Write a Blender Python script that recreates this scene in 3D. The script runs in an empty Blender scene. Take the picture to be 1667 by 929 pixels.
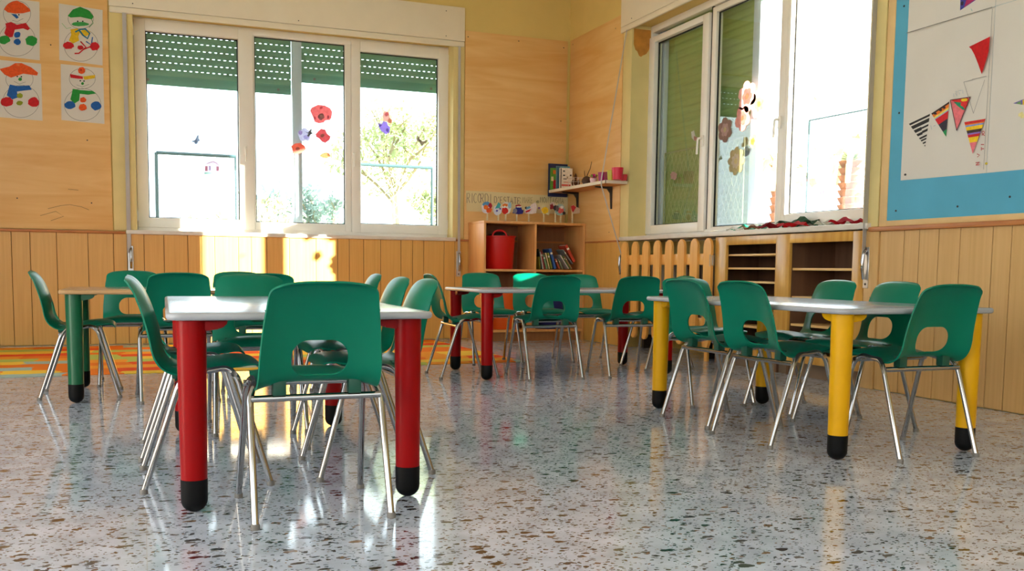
import bpy, bmesh, math, random
from mathutils import Vector, Matrix
PI = math.pi
S = bpy.context.scene
COL = S.collection

# ------------------------------------------------------------------ camera, world, sun, exposure
YAW, PITCH, ROLL, FPX, CPX, CPY, EYE = 0.371853, 0.0879727, -0.0114884, 1549.6, 833.5, 573.67, 0.70
fwd = Vector((math.sin(YAW)*math.cos(PITCH), math.cos(YAW)*math.cos(PITCH), -math.sin(PITCH)))
rgt0 = Vector((math.cos(YAW), -math.sin(YAW), 0)); dwn0 = fwd.cross(rgt0)
rgt = math.cos(ROLL)*rgt0 + math.sin(ROLL)*dwn0
dwn = -math.sin(ROLL)*rgt0 + math.cos(ROLL)*dwn0
cam = bpy.data.cameras.new('camera'); camo = bpy.data.objects.new('camera', cam); COL.objects.link(camo)
camo.matrix_world = Matrix(((rgt.x, -dwn.x, -fwd.x, 0), (rgt.y, -dwn.y, -fwd.y, 0), (rgt.z, -dwn.z, -fwd.z, EYE), (0, 0, 0, 1)))
cam.sensor_fit = 'HORIZONTAL'; cam.sensor_width = 36.0
cam.lens = FPX*36.0/1667.0
cam.shift_x = 0.0; cam.shift_y = (CPY-464.5)/1667.0
cam.clip_start = 0.05; cam.clip_end = 300
S.camera = camo

WORLD = 5.5; SUN = 60.0
w = bpy.data.worlds.new('sky'); S.world = w; w.use_nodes = True
bg = w.node_tree.nodes['Background']
bg.inputs[0].default_value = (0.84, 0.93, 1.0, 1); bg.inputs[1].default_value = WORLD
sl = bpy.data.lights.new('sun', 'SUN'); sl.energy = SUN; sl.angle = 0.009; sl.color = (1.0, 0.91, 0.78)
so = bpy.data.objects.new('sun', sl); COL.objects.link(so)
so.rotation_euler = Vector((-0.967, 1.0, -0.306)).to_track_quat('-Z', 'Y').to_euler()
so.location = (12, -3, 6)
vs = S.view_settings
vs.view_transform = 'Standard'; vs.look = 'None'; vs.gamma = 1.0; vs.use_curve_mapping = False
vs.exposure = -0.12
S.cycles.max_bounces = 10; S.cycles.diffuse_bounces = 5; S.cycles.glossy_bounces = 4
S.cycles.transparent_max_bounces = 16; S.cycles.sample_clamp_indirect = 8.0
S.cycles.caustics_reflective = False; S.cycles.caustics_refractive = False

# ------------------------------------------------------------------ measuring helpers: a sight line meets a real plane
def ray(px, py): return rgt*((px-CPX)/FPX) + dwn*((py-CPY)/FPX) + fwd
def at_y(px, py, Y):
    d = ray(px, py); return Vector((0, 0, EYE)) + d*(Y/d.y)
def at_x(px, py, X):
    d = ray(px, py); return Vector((0, 0, EYE)) + d*(X/d.x)

# ------------------------------------------------------------------ materials
def srgb(r, g, b):
    f = lambda c: (c/255/12.92) if c <= 10 else ((c/255+0.055)/1.055)**2.4
    return (f(r), f(g), f(b), 1)
MATS = {}
def new_mat(name):
    m = bpy.data.materials.new(name); m.use_nodes = True
    nt = m.node_tree; b = nt.nodes['Principled BSDF']
    MATS[name] = m
    return m, nt, b
def node(nt, kind, **kw):
    n = nt.nodes.new(kind)
    for k, v in kw.items():
        if hasattr(n, k): setattr(n, k, v)
        else: n.inputs[k.replace('_', ' ')].default_value = v
    return n
def ramp(nt, stops, interp='LINEAR'):
    r = nt.nodes.new('ShaderNodeValToRGB'); e = r.color_ramp; e.interpolation = interp
    while len(e.elements) < len(stops): e.elements.new(0.5)
    for el, (p, c) in zip(e.elements, stops): el.position = p; el.color = c
    return r
def plain(name, col, rough=0.5, metal=0.0, vary=0.06, scale=6.0, bump=0.0, coat=0.0, spec=0.5, trans=0.0):
    """base colour with a soft noise variation"""
    if name in MATS: return MATS[name]
    m, nt, b = new_mat(name)
    tc = node(nt, 'ShaderNodeTexCoord'); nz = node(nt, 'ShaderNodeTexNoise'); nz.inputs['Scale'].default_value = scale; nz.inputs['Detail'].default_value = 4
    nt.links.new(tc.outputs['Object'], nz.inputs['Vector'])
    lo = tuple(max(0, c*(1-vary)) for c in col[:3])+(1,); hi = tuple(min(1, c*(1+vary)) for c in col[:3])+(1,)
    r = ramp(nt, [(0.3, lo), (0.7, hi)]); nt.links.new(nz.outputs['Fac'], r.inputs[0]); nt.links.new(r.outputs[0], b.inputs['Base Color'])
    b.inputs['Roughness'].default_value = rough; b.inputs['Metallic'].default_value = metal
    b.inputs['Coat Weight'].default_value = coat; b.inputs['Specular IOR Level'].default_value = spec
    if bump:
        bp = node(nt, 'ShaderNodeBump'); bp.inputs['Strength'].default_value = bump; bp.inputs['Distance'].default_value = 0.002
        nt.links.new(nz.outputs['Fac'], bp.inputs['Height']); nt.links.new(bp.outputs[0], b.inputs['Normal'])
    if trans:
        t = node(nt, 'ShaderNodeBsdfTranslucent'); nt.links.new(r.outputs[0], t.inputs[0])
        mx = node(nt, 'ShaderNodeMixShader'); mx.inputs[0].default_value = trans
        nt.links.new(b.outputs[0], mx.inputs[1]); nt.links.new(t.outputs[0], mx.inputs[2])
        nt.links.new(mx.outputs[0], nt.nodes['Material Output'].inputs[0])
    return m
def wood(name, c1, c2, stretch=(1, 1, 0.06), scale=30, rough=0.45, warp=0.0, coat=0.0):
    """fine grain running along the axis with the small stretch factor"""
    m, nt, b = new_mat(name)
    tc = node(nt, 'ShaderNodeTexCoord'); mp = node(nt, 'ShaderNodeMapping'); mp.inputs['Scale'].default_value = stretch
    nt.links.new(tc.outputs['Object'], mp.inputs[0])
    n1 = node(nt, 'ShaderNodeTexNoise'); n1.inputs['Scale'].default_value = scale; n1.inputs['Detail'].default_value = 5; n1.inputs['Distortion'].default_value = warp
    n2 = node(nt, 'ShaderNodeTexNoise'); n2.inputs['Scale'].default_value = 1.7; n2.inputs['Detail'].default_value = 3
    nt.links.new(mp.outputs[0], n1.inputs[0]); nt.links.new(tc.outputs['Object'], n2.inputs[0])
    mul = node(nt, 'ShaderNodeMath', operation='MULTIPLY_ADD'); mul.inputs[1].default_value = 0.35; nt.links.new(n2.outputs['Fac'], mul.inputs[0]); nt.links.new(n1.outputs['Fac'], mul.inputs[2])
    r = ramp(nt, [(0.45, c1), (0.9, c2)]); nt.links.new(mul.outputs[0], r.inputs[0]); nt.links.new(r.outputs[0], b.inputs['Base Color'])
    b.inputs['Roughness'].default_value = rough; b.inputs['Coat Weight'].default_value = coat; b.inputs['Coat Roughness'].default_value = 0.2
    return m
def terrazzo():
    m, nt, b = new_mat('terrazzo')
    tc = node(nt, 'ShaderNodeTexCoord')
    nz = node(nt, 'ShaderNodeTexNoise'); nz.inputs['Scale'].default_value = 45; nz.inputs['Detail'].default_value = 2
    nt.links.new(tc.outputs['Object'], nz.inputs[0])
    add = node(nt, 'ShaderNodeMixRGB', blend_type='LINEAR_LIGHT'); add.inputs[0].default_value = 0.012
    nt.links.new(tc.outputs['Object'], add.inputs[1]); nt.links.new(nz.outputs['Color'], add.inputs[2])
    big = node(nt, 'ShaderNodeTexNoise'); big.inputs['Scale'].default_value = 9; big.inputs['Detail'].default_value = 5
    nt.links.new(tc.outputs['Object'], big.inputs[0])
    base = ramp(nt, [(0.3, srgb(178, 187, 206)), (0.7, srgb(210, 219, 238))]); nt.links.new(big.outputs['Fac'], base.inputs[0])
    prev = base.outputs[0]
    palette = [(0.0, srgb(40, 34, 32)), (0.25, srgb(74, 56, 44)), (0.42, srgb(88, 82, 80)), (0.58, srgb(46, 43, 44)), (0.74, srgb(132, 104, 80)), (0.88, srgb(108, 102, 98))]
    for k, (sc, size, keep) in enumerate(((25, 1.0, 0.36), (52, 0.95, 0.38), (100, 0.95, 0.42))):
        off = node(nt, 'ShaderNodeVectorMath', operation='ADD'); off.inputs[1].default_value = (k*3.7, k*1.3, 0)
        nt.links.new(add.outputs[0], off.inputs[0])
        mp = node(nt, 'ShaderNodeMapping'); mp.inputs['Scale'].default_value = (0.72, 1.3, 1) if k != 1 else (0.85, 1.15, 1)
        mp.inputs['Rotation'].default_value = (0, 0, 0.5*k)
        nt.links.new(off.outputs[0], mp.inputs[0])
        v = node(nt, 'ShaderNodeTexVoronoi', voronoi_dimensions='2D', feature='F1'); v.inputs['Scale'].default_value = sc
        nt.links.new(mp.outputs[0], v.inputs['Vector'])
        sep = node(nt, 'ShaderNodeSeparateColor'); nt.links.new(v.outputs['Color'], sep.inputs[0])
        thr = node(nt, 'ShaderNodeMath', operation='MULTIPLY_ADD'); thr.inputs[1].default_value = size; thr.inputs[2].default_value = -size*(1-keep)
        nt.links.new(sep.outputs[0], thr.inputs[0])                      # radius shrinks to nothing for most cells
        lt = node(nt, 'ShaderNodeMath', operation='LESS_THAN'); nt.links.new(v.outputs['Distance'], lt.inputs[0]); nt.links.new(thr.outputs[0], lt.inputs[1])
        cr = ramp(nt, palette, 'CONSTANT'); nt.links.new(sep.outputs[1], cr.inputs[0])
        mx = node(nt, 'ShaderNodeMixRGB'); nt.links.new(lt.outputs[0], mx.inputs[0]); nt.links.new(prev, mx.inputs[1]); nt.links.new(cr.outputs[0], mx.inputs[2])
        prev = mx.outputs[0]
    br = node(nt, 'ShaderNodeTexBrick'); br.offset = 0.0; br.inputs['Scale'].default_value = 1.0; br.inputs['Mortar Size'].default_value = 0.0012
    br.inputs['Brick Width'].default_value = 0.6; br.inputs['Row Height'].default_value = 0.6; br.inputs['Mortar Smooth'].default_value = 0.3
    nt.links.new(tc.outputs['Object'], br.inputs['Vector'])
    mx = node(nt, 'ShaderNodeMixRGB'); mx.inputs[2].default_value = srgb(176, 170, 162)
    sc_ = node(nt, 'ShaderNodeMath', operation='MULTIPLY'); sc_.inputs[1].default_value = 0.45; nt.links.new(br.outputs['Fac'], sc_.inputs[0])
    nt.links.new(sc_.outputs[0], mx.inputs[0]); nt.links.new(prev, mx.inputs[1])
    nt.links.new(mx.outputs[0], b.inputs['Base Color'])
    b.inputs['Roughness'].default_value = 0.085; b.inputs['Specular IOR Level'].default_value = 0.55
    wv = node(nt, 'ShaderNodeTexNoise'); wv.inputs['Scale'].default_value = 5; nt.links.new(tc.outputs['Object'], wv.inputs[0])
    bp = node(nt, 'ShaderNodeBump'); bp.inputs['Strength'].default_value = 0.025; bp.inputs['Distance'].default_value = 0.01
    nt.links.new(wv.outputs['Fac'], bp.inputs['Height']); nt.links.new(bp.outputs[0], b.inputs['Normal'])
    return m
def rug_mat():
    m, nt, b = new_mat('patchwork_rug')
    tc = node(nt, 'ShaderNodeTexCoord'); sep = node(nt, 'ShaderNodeSeparateXYZ'); nt.links.new(tc.outputs['Object'], sep.inputs[0])
    nz = node(nt, 'ShaderNodeTexNoise'); nz.inputs['Scale'].default_value = 5; nz.inputs['Detail'].default_value = 3; nt.links.new(tc.outputs['Object'], nz.inputs[0])
    def M(op, a, bb):
        n = node(nt, 'ShaderNodeMath', operation=op)
        for i, x in enumerate((a, bb)):
            if x is None: continue
            if isinstance(x, (int, float)): n.inputs[i].default_value = x
            else: nt.links.new(x, n.inputs[i])
        return n.outputs[0]
    yy = M('ADD', sep.outputs[1], M('MULTIPLY', nz.outputs['Fac'], 0.12))
    row = M('FLOOR', M('DIVIDE', yy, 0.21), None)
    wn = node(nt, 'ShaderNodeTexWhiteNoise', noise_dimensions='1D'); nt.links.new(row, wn.inputs['W'])
    xx = M('ADD', M('ADD', sep.outputs[0], M('MULTIPLY', nz.outputs['Fac'], 0.16)), M('MULTIPLY', wn.outputs['Value'], 3.0))
    cell = M('FLOOR', M('DIVIDE', xx, 0.34), None)
    w2 = node(nt, 'ShaderNodeTexWhiteNoise', noise_dimensions='1D'); nt.links.new(M('ADD', cell, M('MULTIPLY', row, 17.3)), w2.inputs['W'])
    r = ramp(nt, [(0, srgb(240, 128, 44)), (0.26, srgb(246, 160, 56)), (0.46, srgb(248, 202, 76)), (0.64, srgb(188, 196, 98)), (0.78, srgb(172, 190, 180)), (0.92, srgb(236, 88, 44))], 'CONSTANT')
    nt.links.new(w2.outputs['Value'], r.inputs[0]); nt.links.new(r.outputs[0], b.inputs['Base Color'])
    b.inputs['Roughness'].default_value = 0.95; b.inputs['Specular IOR Level'].default_value = 0.1
    return m
def glass_mat():
    m, nt, b = new_mat('window_glass'); nt.nodes.remove(b)
    fr = node(nt, 'ShaderNodeFresnel'); geo = node(nt, 'ShaderNodeNewGeometry'); ior = node(nt, 'ShaderNodeMapRange')
    ior.inputs['To Min'].default_value = 1.5; ior.inputs['To Max'].default_value = 1/1.5        # same reflection from both faces of a thin pane
    nt.links.new(geo.outputs['Backfacing'], ior.inputs['Value']); nt.links.new(ior.outputs[0], fr.inputs['IOR'])
    tr = node(nt, 'ShaderNodeBsdfTransparent'); tr.inputs[0].default_value = (0.95, 0.985, 0.98, 1)
    gl = node(nt, 'ShaderNodeBsdfGlossy'); gl.inputs['Roughness'].default_value = 0.0
    nz = node(nt, 'ShaderNodeTexNoise'); nz.inputs['Scale'].default_value = 2.0
    mp = node(nt, 'ShaderNodeMapRange'); mp.inputs['To Min'].default_value = 1.2; mp.inputs['To Max'].default_value = 1.35
    nt.links.new(nz.outputs['Fac'], mp.inputs['Value'])
    mu = node(nt, 'ShaderNodeMath', operation='MULTIPLY', use_clamp=True); nt.links.new(fr.outputs[0], mu.inputs[0]); nt.links.new(mp.outputs[0], mu.inputs[1])
    mx = node(nt, 'ShaderNodeMixShader'); nt.links.new(mu.outputs[0], mx.inputs[0]); nt.links.new(tr.outputs[0], mx.inputs[1]); nt.links.new(gl.outputs[0], mx.inputs[2])
    nt.links.new(mx.outputs[0], nt.nodes['Material Output'].inputs[0])
    return m

TERR = terrazzo(); RUG = rug_mat(); GLASS = glass_mat()
PAINT = plain('ochre_wall_paint', srgb(222, 195, 118), 0.75, vary=0.05, scale=2.5)
WHITEW = plain('white_wall_paint', srgb(236, 234, 228), 0.8, vary=0.02)
REVEAL = plain('pale_ochre_paint', srgb(226, 206, 142), 0.7, vary=0.07, scale=3)
STAIN = plain('rust_stain', srgb(196, 132, 52), 0.8, vary=0.2, scale=14)
CEILM = plain('ceiling_paint', srgb(238, 234, 222), 0.9)
PLY = wood('birch_plywood', srgb(224, 170, 96), srgb(238, 196, 130), (0.35, 0.35, 3.2), 3.2, 0.42, 0.9)
BOARDS = wood('varnished_boards', srgb(212, 160, 78), srgb(224, 174, 92), (1, 1, 0.03), 60, 0.38)
BOARDS2 = wood('varnished_boards_pale', srgb(206, 162, 100), srgb(218, 176, 116), (1, 1, 0.03), 60, 0.4)
GROOVE = plain('dark_groove', srgb(84, 52, 24), 0.9)
CAPW = wood('cap_rail_wood', srgb(170, 98, 44), srgb(200, 128, 66), (0.1, 0.1, 1), 40, 0.4)
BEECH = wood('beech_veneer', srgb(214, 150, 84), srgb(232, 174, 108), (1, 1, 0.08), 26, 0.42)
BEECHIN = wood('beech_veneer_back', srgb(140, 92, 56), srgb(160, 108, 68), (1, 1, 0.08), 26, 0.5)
PINE = wood('orange_pine', srgb(230, 164, 76), srgb(244, 188, 104), (1, 1, 0.1), 26, 0.35, coat=0.2)
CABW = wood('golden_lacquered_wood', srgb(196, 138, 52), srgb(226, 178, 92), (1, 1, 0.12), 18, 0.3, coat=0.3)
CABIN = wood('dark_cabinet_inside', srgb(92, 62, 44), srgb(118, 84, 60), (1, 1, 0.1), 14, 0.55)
CABSH = wood('shelf_board_wood', srgb(226, 180, 110), srgb(240, 202, 140), (0.1, 0.1, 1), 24, 0.4)
PLINTH = plain('plinth_stone', srgb(124, 104, 86), 0.6)
BLACKW = plain('black_gap', srgb(28, 24, 22), 0.8)
PVC = plain('white_pvc', srgb(244, 240, 232), 0.32, vary=0.015)
BOXM = plain('cream_shutter_box', srgb(236, 226, 204), 0.5, vary=0.02)
MARBLE = plain('marble_sill', srgb(222, 214, 202), 0.3, vary=0.07, scale=9)
RUBBER = plain('black_gasket', srgb(26, 28, 32), 0.6)
SHUT = plain('green_shutter', srgb(116, 168, 140), 0.45, vary=0.04)
SHUTB = plain('green_shutter_bar', srgb(96, 160, 140), 0.45, vary=0.04)
SHUTY = plain('yellow_green_shutter', srgb(150, 168, 106), 0.45, vary=0.05, trans=0.12)
ALU = plain('grey_aluminium', srgb(214, 226, 240), 0.4, vary=0.03)
STRAPM = plain('grey_strap', srgb(182, 178, 174), 0.6)
CHROME = plain('chrome', (0.38, 0.375, 0.375, 1), 0.10, 1.0, vary=0.03)
STEEL = plain('brushed_steel', (0.62, 0.61, 0.60, 1), 0.35, 1.0, vary=0.05)
DARKMET = plain('dark_metal', srgb(60, 54, 52), 0.45, 0.4)
CHAIRM = plain('green_plastic', srgb(0, 114, 88), 0.34, vary=0.03, scale=3, spec=0.22)
CLIPM = plain('dark_green_plastic', srgb(6, 76, 60), 0.45)
FOOTG = plain('grey_foot_cap', srgb(120, 116, 112), 0.5)
TOPM = plain('pale_grey_laminate', srgb(140, 149, 166), 0.2, vary=0.015)
EDGEM = plain('grey_table_edge', srgb(170, 172, 178), 0.35, vary=0.03)
TOPB = plain('reflection_brown_laminate', srgb(160, 148, 140), 0.14, vary=0.015)  # grey top with its brownish reflection put into the base colour
EDGEB = plain('beech_table_edge', srgb(190, 148, 100), 0.4, vary=0.04)
REDM = plain('red_lacquer', srgb(150, 0, 4), 0.34, vary=0.05, scale=9, spec=0.18)
YELM = plain('yellow_lacquer', srgb(226, 168, 4), 0.34, vary=0.05, scale=9, spec=0.3)
GRNM = plain('green_lacquer', srgb(6, 92, 58), 0.34, vary=0.05, scale=9)
CAPM = plain('black_rubber', srgb(12, 12, 13), 0.5, spec=0.15)
BLUEB = plain('blue_board_paint', srgb(84, 168, 198), 0.7, vary=0.06, scale=4)
PAPER = plain('white_paper', srgb(226, 220, 210), 0.9, vary=0.02, scale=4, trans=0.1)
PAPERY = plain('cream_banner_paper', srgb(226, 208, 158), 0.9, vary=0.02, scale=4)
PENCIL = plain('pencil_line', srgb(110, 104, 100), 0.9)
INKS = {}
def ink(r, g, b):
    k = (r, g, b)
    if k not in INKS: INKS[k] = plain('ink_%d_%d_%d' % k, srgb(*k), 0.8, vary=0.14, scale=60)
    return INKS[k]
FILMS = {}
def film(r, g, b):
    k = (r, g, b)
    if k not in FILMS: FILMS[k] = plain('film_%d_%d_%d' % k, srgb(*[int(c+(255-c)*.4) for c in k]), 0.5, vary=0.1, scale=40, trans=0.65)
    return FILMS[k]

# ------------------------------------------------------------------ mesh helpers
def link(name, bm, mats, parent=None, smooth=True, sharp=40):
    me = bpy.data.meshes.new(name)
    bm.normal_update(); bm.to_mesh(me); bm.free()
    for m in (mats if isinstance(mats, (list, tuple)) else [mats]): me.materials.append(m)
    o = bpy.data.objects.new(name, me); COL.objects.link(o)
    if parent is not None: o.parent = parent
    if smooth:
        for p in me.polygons: p.use_smooth = True
        me.set_sharp_from_angle(angle=math.radians(sharp))
    return o
def thing(name, label, cat, loc=(0, 0, 0), rz=0.0, group=None):
    o = bpy.data.objects.new(name, None); COL.objects.link(o); o.location = loc; o.rotation_euler = (0, 0, rz)
    o.empty_display_size = 0.1
    return tag(o, label, cat, group)
def tag(o, label, cat, group=None):
    o['label'] = label; o['category'] = cat
    if group: o['group'] = group
    return o
def struct(o, kind='structure'):
    o['kind'] = kind; return o
def kids(o): return list(o.children)
def dup(o, parent=None):
    c = o.copy(); COL.objects.link(c)
    if parent is not None:
        c.parent = parent; c.matrix_parent_inverse = o.matrix_parent_inverse.copy()
    for ch in kids(o): dup(ch, c)
    return c
def box(bm, lo, hi, mi=0, bev=0.0):
    x0, y0, z0 = lo; x1, y1, z1 = hi
    vs_ = [bm.verts.new(p) for p in ((x0, y0, z0), (x1, y0, z0), (x1, y1, z0), (x0, y1, z0), (x0, y0, z1), (x1, y0, z1), (x1, y1, z1), (x0, y1, z1))]
    fs = [bm.faces.new([vs_[i] for i in q]) for q in ((0, 3, 2, 1), (4, 5, 6, 7), (0, 1, 5, 4), (1, 2, 6, 5), (2, 3, 7, 6), (3, 0, 4, 7))]
    for f in fs: f.material_index = mi
    if bev:
        es = list({e for f in fs for e in f.edges})
        r = bmesh.ops.bevel(bm, geom=es, offset=bev, segments=2, affect='EDGES', profile=0.5, clamp_overlap=True)
        for f in r['faces']: f.material_index = mi
    return vs_
def B(lo, hi, bev=0.0):
    bm = bmesh.new(); box(bm, lo, hi, 0, bev); return bm
def tube(bm, pts, r, n=10, mi=0, caps=True):
    pts = [Vector(p) for p in pts]; rings = []
    radii = r if isinstance(r, (list, tuple)) else [r]*len(pts)
    t0 = (pts[1]-pts[0]).normalized(); ref = Vector((0, 0, 1)) if abs(t0.z) < 0.9 else Vector((1, 0, 0))
    u = t0.cross(ref).normalized()
    for i, p in enumerate(pts):
        a = pts[max(0, i-1)]; c = pts[min(len(pts)-1, i+1)]; t = (c-a).normalized()
        u = (u-t*u.dot(t)).normalized(); v = t.cross(u)
        rings.append([bm.verts.new(p+(u*math.cos(2*PI*k/n)+v*math.sin(2*PI*k/n))*radii[i]) for k in range(n)])
    for a, c in zip(rings, rings[1:]):
        for k in range(n):
            f = bm.faces.new((a[k], a[(k+1) % n], c[(k+1) % n], c[k])); f.material_index = mi
    if caps:
        for ring, flip in ((rings[0], True), (rings[-1], False)):
            f = bm.faces.new(ring[::-1] if flip else ring); f.material_index = mi
def smooth_path(pts, rad=0.03, seg=5):
    """rounds the inner corners of a polyline"""
    P = [Vector(p) for p in pts]; out = [P[0]]
    for a, b_, c in zip(P, P[1:], P[2:]):
        d1 = (a-b_); d2 = (c-b_); k = min(rad, d1.length*0.45, d2.length*0.45)
        s, e = b_+d1.normalized()*k, b_+d2.normalized()*k
        for i in range(seg+1):
            t = i/seg; out.append((1-t)**2*s+2*t*(1-t)*b_+t*t*e)
    out.append(P[-1]); return out
def lathe(bm, prof, n=32, mi=0, c=(0, 0)):
    rings = [[bm.verts.new((c[0]+r*math.cos(2*PI*k/n), c[1]+r*math.sin(2*PI*k/n), z)) for k in range(n)] if r > 1e-6 else [bm.verts.new((c[0], c[1], z))] for r, z in prof]
    for a, b_ in zip(rings, rings[1:]):
        for k in range(n):
            q = [a[k % len(a)], a[(k+1) % n % len(a)], b_[(k+1) % n % len(b_)], b_[k % len(b_)]]
            q = [v for i, v in enumerate(q) if v not in q[:i]]
            if len(q) > 2:
                f = bm.faces.new(q); f.material_index = mi
def prism(bm, pts, d, mi=0):
    """outline pts (3-D, one plane) given the thickness vector d"""
    d = Vector(d); a = [bm.verts.new(Vector(p)) for p in pts]; b_ = [bm.verts.new(Vector(p)+d) for p in pts]
    n = len(pts)
    fs = [bm.faces.new(a[::-1]), bm.faces.new(b_)]+[bm.faces.new((a[i], a[(i+1) % n], b_[(i+1) % n], b_[i])) for i in range(n)]
    for f in fs: f.material_index = mi
    return fs
def fix(bm): bmesh.ops.recalc_face_normals(bm, faces=bm.faces[:]); return bm
def blob(cx, cy, rx, ry, seed=0, jag=0.14, n=18):
    rnd = random.Random(seed); out = []
    for k in range(n):
        a = 2*PI*k/n; q = 1+rnd.uniform(-jag, jag); out.append((cx+rx*q*math.cos(a), cy+ry*q*math.sin(a)))
    return out
def ellipse(cx, cy, rx, ry, n=28): return blob(cx, cy, rx, ry, 0, 0.0, n)

class Sheet:
    """a flat sheet with drawings on it: outlines are given in a measuring frame and put on the real plane by `to`"""
    def __init__(self, to, normal): self.to, self.n, self.bm, self.mats, self.k = to, Vector(normal), bmesh.new(), [], 1
    def mi(self, m):
        if m not in self.mats: self.mats.append(m)
        return self.mats.index(m)
    def base(self, pts, m, thick=0.0012):
        prism(self.bm, [self.to(*p)-self.n*0 for p in pts], self.n*thick, self.mi(m)); self.z0 = thick; return self
    def poly(self, pts, m, lift=None):
        z = self.z0+0.00025*self.k; self.k += 1
        vs_ = [self.bm.verts.new(self.to(*p)+self.n*z) for p in pts]
        es = [self.bm.edges.new((vs_[i], vs_[(i+1) % len(vs_)])) for i in range(len(vs_))]
        r = bmesh.ops.triangle_fill(self.bm, use_beauty=True, use_dissolve=False, edges=es)
        for f in r['geom']:
            if isinstance(f, bmesh.types.BMFace): f.material_index = self.mi(m)
        return self
    def line(self, pts, wd, m, closed=False):
        z = self.z0+0.00025*self.k; self.k += 1
        P = [Vector(p) for p in pts]; n = len(P); L, R_ = [], []
        for i in range(n):
            a = P[(i-1) % n] if closed or i else P[i]; c = P[(i+1) % n] if closed or i < n-1 else P[i]
            t = (c-a); t = t.normalized() if t.length > 1e-9 else Vector((1, 0)); q = Vector((-t.y, t.x))*wd/2
            L.append(self.bm.verts.new(self.to(*(P[i]+q))+self.n*z)); R_.append(self.bm.verts.new(self.to(*(P[i]-q))+self.n*z))
        for i in range(n if closed else n-1):
            f = self.bm.faces.new((L[i], L[(i+1) % n], R_[(i+1) % n], R_[i])); f.material_index = self.mi(m)
        return self
    def done(self, name, parent=None):
        fix(self.bm); return link(name, self.bm, self.mats, parent, smooth=False)
def frameB(x0, y0, s, Y): return lambda u, v: at_y(x0+u/s, y0+v/s, Y)
def frameR(x0, y0, s, X): return lambda u, v: at_x(x0+u/s, y0+v/s, X)

# ------------------------------------------------------------------ the room
YB, XR, XL, YF, ZC = 9.03, 4.116, -3.4, -2.3, 3.42          # inner faces of the walls
GB, GR = 9.23, 4.33                                          # glass planes
WX0, WX1, WZ0, WZ1 = -0.03, 2.885, 0.985, 2.862               # opening of the window in the back wall
RY0, RY1 = 4.66, 7.693                                       # opening of the window in the wall on the right
TH = 0.42
struct(link('floor', B((XL-0.3, YF-0.3, -0.1), (XR+TH, YB+TH, 0)), TERR, smooth=False))
struct(link('ceiling', B((XL-0.3, YF-0.3, ZC), (XR+TH, YB+TH, ZC+0.15)), CEILM, smooth=False))
bm = bmesh.new()
box(bm, (XL-0.3, YB, 0), (WX0, YB+TH, ZC)); box(bm, (WX1, YB, 0), (XR+TH, YB+TH, ZC))
box(bm, (WX0, YB, 0), (WX1, YB+TH, WZ0-0.025)); box(bm, (WX0, YB, WZ1), (WX1, YB+TH, ZC))
struct(link('wall_back', bm, PAINT, smooth=False))
bm = bmesh.new()
box(bm, (XR, YF-0.3, 0), (XR+0.63, RY0, ZC)); box(bm, (XR, RY1, 0), (XR+TH, YB, ZC))
box(bm, (XR, RY0, WZ1), (XR+TH, RY1, ZC)); box(bm, (XR+0.38, RY0, 0), (XR+TH, RY1, WZ0-0.025))
struct(link('wall_right', bm, PAINT, smooth=False))
bm = bmesh.new()                                             # unseen wall behind the camera: openings added to let in fill daylight
box(bm, (XL-0.3, YF-0.3, 0), (XR, YF, 1.25)); box(bm, (XL-0.3, YF-0.3, 2.7), (XR, YF, ZC))
for a, c in ((XL-0.3, -2.4), (-0.7, 0.7), (2.4, XR)): box(bm, (a, YF-0.3, 1.25), (c, YF, 2.7))
struct(link('wall_front', bm, WHITEW, smooth=False))
bm = bmesh.new()  # unseen left wall, its openings likewise added for fill daylight
box(bm, (XL-0.3, YF, 0), (XL, YB, 1.0)); box(bm, (XL-0.3, YF, 2.8), (XL, YB, ZC))
for a, c in ((YF, 0.2), (2.4, 3.4), (5.4, YB)): box(bm, (XL-0.3, a, 1.0), (XL, c, 2.8))
struct(link('wall_left', bm, WHITEW, smooth=False))
# pale painted strips that line the window openings
bm = bmesh.new()
for lo, hi in (((-0.205, YB-0.012, 0.995), (WX0, YB, 2.84)), ((WX1, YB-0.012, 0.995), (2.985, YB, 2.84))): box(bm, lo, hi, 0, 0.002)
box(bm, (WX1-0.012, YB-0.012, 0.995), (WX1+0.0005, 9.2, 2.86)); box(bm, (WX0-0.0005, YB-0.012, 0.995), (WX0+0.012, 9.2, 2.86))
struct(link('trim_1', bm, REVEAL))
bm = bmesh.new()
box(bm, (XR-0.012, RY1, 0.975), (XR, 7.842, 2.84), 0, 0.002); box(bm, (XR-0.012, RY1-0.012, 0.975), (4.30, RY1+0.0005, 2.86))
box(bm, (XR-0.012, 4.545, 0.975), (XR, RY0, 2.84), 0, 0.002); box(bm, (XR-0.012, RY0-0.0005, 0.975), (4.30, RY0+0.012, 2.86))
struct(link('trim_2', bm, REVEAL))
sh = Sheet(lambda u, v: Vector((u, RY1-0.0125, v)), (0, -1, 0)); sh.z0 = 0
rnd = random.Random(3)
pts = [(4.12, 2.83), (4.29, 2.83)]+[(4.29-0.17*t, 2.70-0.10*math.sin(PI*t)**0.7+rnd.uniform(-.012, .012)) for t in [i/9 for i in range(10)]]
sh.poly(pts, STAIN); struct(sh.done('trim_3'))
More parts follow.
